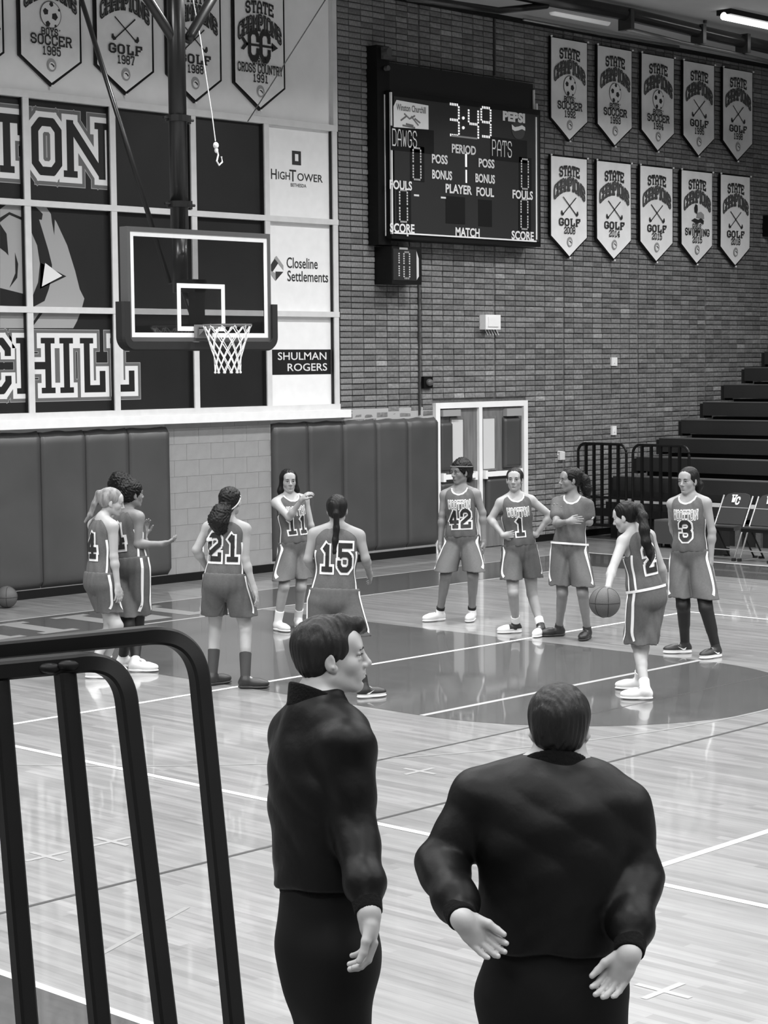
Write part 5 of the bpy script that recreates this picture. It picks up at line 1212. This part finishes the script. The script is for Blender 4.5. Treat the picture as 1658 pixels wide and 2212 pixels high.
    ct.ell(hole[0], hole[1]+.016*K, R3, sub='int'); V3, F3 = mesh_sdf(ct, .0052, hole[0]-.13*K, hole[0]+.13*K); npmesh('collar_trim', [(V3, F3)], M_trim, jo)
    # number and team name, laid on the cloth
    if number:
        for side in ((1, -1) if numside == 0 else (numside,)):
            dv = f*side; lx = l*side; cz = .42 if side > 0 else .56; hgt = (.155 if side > 0 else .195)*K
            wd = (.085 if len(number) == 1 else .20)*K*(1 if side > 0 else 1.18)
            for g_, m, off in ((.62, M_trim, .0045), (0.0, M_num, .0115)):
                mb = MB(); text_on(mb, number, 0, 0, hgt, lambda a, b: tuple(T(0, 0, cz)+lx*a+u*b), t=1.35, gap=1.9, grow=g_, width=wd, sub=5, serif=.5)
                project(r, bj, [np.array(v) for v in mb.V], mb.F, 'number', m, dv, off, jo, 12)
            # tiny lift between overlapping strokes is kept by the projection order
            if side > 0:
                for g_, m, off in ((.55, M_trim, .004), (0.0, mat('name_grey', .16, .6), .0065)):
                    mb = MB(); text_on(mb, 'WOOTTON', 0, 0, .075*K, lambda a, b: tuple(T(0, 0, .695)+lx*a+u*b), t=1.1 if g_ else .8, gap=1.6, grow=g_, width=.215*K, sub=3, serif=.5, bend=-0.4)
                    project(r, bj, [np.array(v) for v in mb.V], mb.F, 'team_name', m, dv, off, jo, 8)
    r.bs = bs; r.bj = bj; r.shorts = so
    return r
GP = 'basketball players in grey uniforms'
A = lambda e, w, **k: dict(e=e, w=w, **k)
r42 = person('player 42 with a headband and dark bun, standing before the double door looking left', 1.74, ((1019, 1340, -12), (950, 1341, -60)), (997, 1165), (993, 1058), (994, 1020), -8, -48, -4,
    arms=(A((1042, 1108, 0), (1044, 1172, 0), curl=.55), A((955, 1112, 0), (950, 1178, 0), curl=.5)), knees=((1021, 1243), (962, 1243)), skin=.19, hem=(997, 1229), number='42', numside=1, shoes='white', socks='black', sockh=.07,
    hair=dict(v=.010, curly=.0035, volume=.010, ptail=((998, 1004, .04, .080), (1008, 1014, .05, .060), (1013, 1036, .06, .035)), band=(.056, .10, .012, .16)), group=GP)
r1 = person('player 1 standing with both hands on the hips', 1.64, ((1168, 1373, -20), (1114, 1367, -72)), (1122, 1184), (1113, 1073), (1111, 1037), 8, -8, 2, dpel=.06,
    arms=(A((1189, 1114, 0), (1157, 1156, -1), hd=(-1, .1, -.15), pn=(0, 0, -1), ts=(0, -1, 0), curl=.25), A((1059, 1122, 0), (1087, 1157, -1), hd=(.9, .1, -.3), pn=(0, 0, -1), ts=(0, -1, 0), curl=.3)), knees=((1149, 1283), (1108, 1281)), skin=.31, hem=(1122, 1248), number='1', numside=1,
    shoes='mix', socks='white', sockh=.11, hair=dict(v=.018, tail=((0, -.10, .05, .03), (.02, -.12, -.05, .028), (.03, -.09, -.14, .012))), group=GP)
rc = person('player with crossed arms, white belt and wristband, black ponytail, looking left', 1.66, ((1268, 1380, -20), (1207, 1374, -75)), (1229, 1181), (1236, 1078), (1230, 1037), -10, -66, -2, dpel=-.06,
    arms=(A((1272, 1128, 0), (1213, 1116, -1), hd=(-.55, .8, .1), pn=(0, -.2, 1), ts=(1, .4, 0), curl=.2, spread=.2), A((1201, 1131, -1), (1226, 1127, -1), hd=(1, .15, .25), pn=(0, -.3, -1), ts=(0, 1, 0), curl=.15)), knees=((1258, 1281), (1214, 1281)), skin=.20, hem=(1229, 1262), number=None,
    shoes='dark', socks='none', belt=True, shirt=True, hair=dict(v=.008, curly=.0025, ptail=((1246, 1024, .03, .045), (1260, 1038, .05, .058), (1266, 1056, .05, .050), (1268, 1076, .04, .025))), group=GP)
r3 = person('player 3 in black leggings with arms down, at the right before the folding chairs', 1.70, ((1546, 1420, -45), (1479, 1411, -80)), (1490, 1197), (1487, 1076), (1485, 1039), -18, -32, -3,
    arms=(A((1537, 1148, 0), (1534, 1213, 0), curl=.4), A((1452, 1132, 1), (1464, 1182, 1), curl=.5)), knees=((1524, 1314), (1475, 1308)), skin=.27, hem=(1490, 1288), number='3', numside=1,
    shoes='darkw', socks='none', leggings=True, hair=dict(v=.010, tail=((.0, -.10, .02, .04), (.03, -.12, -.05, .045), (.03, -.11, -.10, .03))), group=GP)
r2 = person('player 2 bending forward to bounce the basketball, long black ponytail down the back', 1.66, ((1393, 1511, -95), (1380, 1490, -95)), (1394, 1280), (1370, 1152), (1350, 1117), -133, -108, -18,
    arms=(A((1321, 1232, -1), (1312, 1271, -1), hd=(-.2, -1, .0), pn=(-.3, -.3, 0), curl=.25, spread=.3, th=1), A((1428, 1228, 1), (1434, 1254, 1), curl=.4)), knees=((1378, 1393), (1388, 1385)), skin=.36, hem=(1394, 1390), number='2', numside=-1,
    shoes='white', socks='white', sockh=.09, belt=True, hair=dict(v=.006, ptail=((1366, 1100, .02, .034), (1379, 1098, -.07, .036), (1388, 1116, -.14, .036), (1391, 1145, -.19, .040), (1395, 1172, -.21, .036), (1402, 1196, -.21, .024), (1404, 1212, -.21, .008))), group=GP)
r11 = person('player 11 with long loose dark hair raising one arm across the chest', 1.66, ((644, 1353, 5), (600, 1362, 35)), (637, 1178), (626, 1073), (623, 1039), 22, 12, -3,
    arms=(A((671, 1136, 0), (672, 1180, 1), curl=.5), A((624, 1118, -1), (652, 1079, -1), hd=(.7, .75, .1), pn=(.5, -.5, -.3), ts=(0, 0, 1), curl=.9)), knees=((650, 1268), (613, 1268)), skin=.33, hem=(637, 1247), number='11', numside=1,
    shoes='white', socks='white', sockh=.13, hair=dict(v=.010, style='long'), group=GP)
r15 = person('player 15 seen from behind with a long dark ponytail over the number', 1.66, ((700, 1500, 170), (786, 1508, 115)), (722, 1282), (727, 1142), (728, 1102), 180, 176, 0, wide=1.17,
    arms=(A((665, 1208, 0), (680, 1240, 1), curl=.5), A((789, 1206, 0), (798, 1240, 1), curl=.5)), knees=None, skin=.27, hem=(722, 1372), number='15', numside=-1,
    shoes='darkw', socks='black', hair=dict(v=.012, tail=((0, -.09, .04, .03), (0, -.125, -.02, .022), (0, -.12, -.14, .024), (.01, -.125, -.24, .026), (.015, -.13, -.33, .018), (.02, -.13, -.38, .008)), top=.004), group=GP)
r21 = person('player 21 from behind with bushy ponytail, headband and one hand on the hip', 1.67, ((459, 1480, 130), (530, 1487, 85)), (486, 1248), (490, 1130), (499, 1083), 168, 148, 0,
    arms=(A((424, 1188, 0), (450, 1232, 1), hd=(.8, -.2, -.6), curl=.5), A((529, 1210, 0), (549, 1273, 0), curl=.45)), knees=((465, 1352), (530, 1352)), skin=.33, hem=(486, 1333), number='21', numside=-1,
    shoes='high', socks='dark', sockh=.22, hair=dict(v=.013, curly=.0045, volume=.0, ptail=((491, 1098, -.06, .05), (478, 1108, -.12, .075), (472, 1124, -.13, .085), (476, 1140, -.12, .06)), band=(.0, .75, .004, .5)), group=GP)
r4 = person('blonde player 4 with a high ponytail, near arm hanging, at the left behind the rail', 1.66, ((226, 1456, 80), (199, 1465, 78)), (220, 1246), (224, 1124), (242, 1085), 122, 88, -14,
    arms=(A((232, 1200, 1), (240, 1262, 1), curl=.5), A((246, 1203, 0), (254, 1268, -1), curl=.5)), knees=((252, 1352), (238, 1356)), skin=.36, hem=(220, 1322), number='4', numside=-1,
    shoes='white', socks='white', hair=dict(v=.20, tail=((0, -.085, .07, .022), (0, -.13, .05, .024), (0, -.145, -.05, .024), (0, -.16, -.15, .022), (-.01, -.19, -.22, .010))), group=GP)
rb = person('player with raised curly black hair and black leggings gesturing with an open hand', 1.72, ((266, 1441, 85), (292, 1451, 80)), (286, 1212), (275, 1110), (284, 1068), 128, 118, 0,
    arms=(A((309, 1172, 1), (312, 1156, 1), hd=(.1, 1, 0), curl=.3), A((298, 1176, 0), (350, 1175, 0), hd=(1, .25, 0), pn=(0, .9, -.3), ts=(0, 0, -1), curl=.5)), knees=((275, 1352), (295, 1356)), skin=.20, hem=(286, 1329), number='4', numside=-1,
    shoes='white', socks='none', leggings=True, hair=dict(v=.005, curly=.005, volume=.014, ptail=((272, 1042, .03, .075), (256, 1040, .03, .085), (244, 1048, .03, .05))), group=GP)
# the ball in the hand of player 2
c = solve_ray(1305.5, 1301, r2.hands[0][0], .155, -1); c = pix(1305.5, 1301, depth(r2.hands[0][0])-.02)
ball(tuple(c), .119, 'basketball under the hand of player 2')
# ------------------------------------------------------------------ two officials in black jackets
M_jack = mat('black_jacket', .0020, .48, .15, noise=.25, nscale=6, bump=.55, bscale=9)
M_rib = mat('black_rib_knit', .0015, .9, .15, bump=.4, bscale=120)
M_trou = mat('black_trousers', .0015, .8, .2, noise=.2, nscale=8)
def official(r, slim=0.0, res=.0075, puff=.02, back=0.0, hem_t=-.04, gl=.086):
    K, T, l, f, u, o, w, TL, R3, Z = r.K, r.T, r.l, r.f, r.u, r.o, r.w, r.TL, r.R3, r.Z
    sd = Sdf(); g = .036-slim
    for (x, y, t, a, b, c) in r.tors: sd.ell(T(x, y, t), ((a+g)*K, (b+g)*K, (c+g*.7)*K), R3, k=.06*K)
    sd.ell(T(0, -.005, .20), ((.150*w+g*.8)*K, (.110+g*.7)*K, .15*K), R3, k=.06*K); sd.ell(T(0, -.01, .02), ((.140*w+g*.5)*K, (.108+g*.6)*K, .11*K), R3, k=.05*K)
    sd.ell(T(0, -.05-back, .55), ((.13*w+g)*K, (.06+g)*K, .24*K), R3, k=.06*K)
    for q, s_ in zip((1, -1), r.shl): sd.cone(T(q*.045, -.012, .975), s_+u*.002*K, .060*K, .072*K, k=.05*K); sd.ell(T(q*.075*w, .02, .92), (.072*K, .072*K, .045*K), R3, k=.04*K)
    for (s_, e, wr) in r.aj:
        d = nrm(e-s_); d2 = nrm(wr-e); n = nrm(np.cross(d, d2)+1e-4)
        sd.cone(s_-u*.004*K, e, .071*K, (.052+puff*.35)*K, k=.030*K); sd.cone(e, e+(wr-e)*.62, (.053+puff*.35)*K, (.046+puff*.4)*K, k=.03*K)
        sd.ell(e+(wr-e)*.62, ((.044+puff*.7)*K,)*3, k=.02*K); sd.ell(e+(wr-e)*.20, ((.048+puff*.6)*K,)*3, k=.02*K); sd.cone(e+(wr-e)*.7, e+(wr-e)*.86, .048*K, .038*K, k=.02*K)
    sd.cone(T(0, -.015, .93), T(0, -.012, 1.06), .088*K, .072*K, k=.025*K)
    sd.cut(T(0, 0, 1.09), u, k=.01); sd.ell(T(0, .085, 1.11), (.066*K, .085*K, .105*K), R3, k=.008, sub=True); sd.cut(T(0, 0, hem_t), -u, k=.012)
    c0 = r.Pv
    def disp(X, Y, Zz):
        a = (X-c0[0])*l[0]+(Y-c0[1])*l[1]; b = (X-c0[0])*f[0]+(Y-c0[1])*f[1]; z = Zz-c0[2]
        rg = lambda x: 1-2*np.abs(np.sin(x))          # sharp-crested folds
        w1 = np.sin(5*a+3*z+7*b); n1 = rg(9*a+4.5*z+2.2*np.sin(6*z+1.5*w1)); n2 = rg(-7*a+8*z+2.5*np.sin(7*a+1)+2*b); n3 = rg(17*a-5*z+2.5*np.sin(9*z+5*b)); n4 = np.sin(38*z+9*a+3*w1)
        return .0012*n1+.0018*n2*(.6+.4*w1)+.0022*n3+.0018*n4
    jo, V, Fc = npm('jacket', sd, res, M_jack, o, disp=disp)
    hb = Sdf(); hb.ell(T(0, -.01, hem_t), ((.140*w+g*.45)*K, (.108+g*.5)*K, .10*K), R3); hb.cut(T(0, 0, hem_t-.055), -u, k=.008); hb.cut(T(0, 0, hem_t+.03), u, k=.008); npm('hem_band', hb, .008, M_rib, jo)
    for (s_, e, wr) in r.aj:
        cf = Sdf(); d2 = nrm(wr-e); cf.cone(e+(wr-e)*.78, wr-d2*.005, .041*K, .036*K); cf.cut(wr-d2*.004, d2, k=.004); npm('cuff', cf, .005, M_rib, jo)
    cl = Sdf(); nb = T(0, -.012, 1.0); nt_ = nb+(r.P(0, -.022, -.075)-nb)*.80
    cl.cone(T(0, -.012, .99), T(0, -.006, 1.22), .086*K, .074*K); cl.cut(T(0, -.075, 1.125), nrm(u*.90+f*.44), k=.006); cl.cone(T(0, -.006, .97), T(0, -.004, 1.3), .066*K, .066*K, k=.004, sub=True); cl.cut(T(0, -.07, 1.0), -nrm(u*.86+f*.51), k=.004)
    npm('collar', cl, .0055, M_rib, jo)
    tr = Sdf(); tr.ell(T(0, -.01, hem_t-.04), ((.138*w+.008)*K, .112*K, .15*K), R3, k=.05*K); tr.ell(T(0, -.012, .0), ((.150*w+.010)*K, .128*K, .18*K), R3, k=.05*K); tr.ell(T(0, -.02, -.16), ((.140*w+.006)*K, .116*K, .15*K), R3, k=.05*K)
    for q in (-1, 1): tr.ell(T(q*.07*w, -.040, -.05), ((.078*w+.014)*K, gl*K, .100*K), R3, k=.04*K)
    for hp_, kn, an in r.legs: tr.cone(hp_, kn, .094*K, .080*K, k=.05*K); tr.cone(kn, an-Z*.02, .086*K, .074*K, k=.04*K)
    tr.cut(T(0, 0, hem_t+.02), u, k=.005)
    npm('trousers', tr, .010, M_trou, o, disp=lambda X, Y, Zz: .004*np.sin(18*X+22*Y+5*Zz)+.003*np.sin(30*Zz+12*X))
ra = person('young dark-haired official in a black jacket, head in profile facing right', 1.90, ((725, 2655, 90), (690, 2668, 100)), (712, 2010), (694, 1530), (718, 1418), 118, 91, 2,
    arms=(A((700, 1780, 1), (720, 1960, 1), curl=.5), A((768, 1800, 0), (797, 1976, -1), hd=(.02, -1, 0), pn=(-1, 0, .2), ts=(.6, 0, 1), curl=.75, th=.6)), knees=None, skin=.29, team=False, shoes='dark', socks='none', male=True, wide=.93, hs=.90, res=.011, hres=.0030,
    hair=dict(v=.016, style='short', tail=((-.02, .03, .100, .032), (.0, .075, .092, .024), (.03, .097, .072, .013))), lip=.75)
official(ra, slim=.010, puff=.010, hem_t=.215, gl=.058)
rf = person('thick-set official in a black jacket seen from behind with hands on the hips', 1.82, ((1140, 2945, 175), (1290, 2945, 185)), (1190, 2105), (1197, 1668), (1208, 1572), 184, 178, -4, drop=((1.13, .01), (1.03, .055)),
    arms=(A((952, 1868, 0), (1000, 1988, -1), hd=(.62, -.72, -.25), pn=(.35, .2, .9), ts=(.7, .6, .2), curl=.8, spread=.03, th=.5, hsz=.84), A((1376, 1890, 0), (1358, 2062, -1), hd=(-.45, -.85, -.1), pn=(-.4, .2, .9), ts=(-.8, .5, .2), curl=.75, spread=.03, th=.6, hsz=.84)), knees=None, skin=.29, team=False, shoes='dark', socks='none', male=True, wide=1.03, hs=.87, res=.011, hres=.0030,
    hair=dict(v=.012, style='short', volume=.002))
official(rf, slim=-.004, puff=.012, back=.012, hem_t=.15, gl=.076)
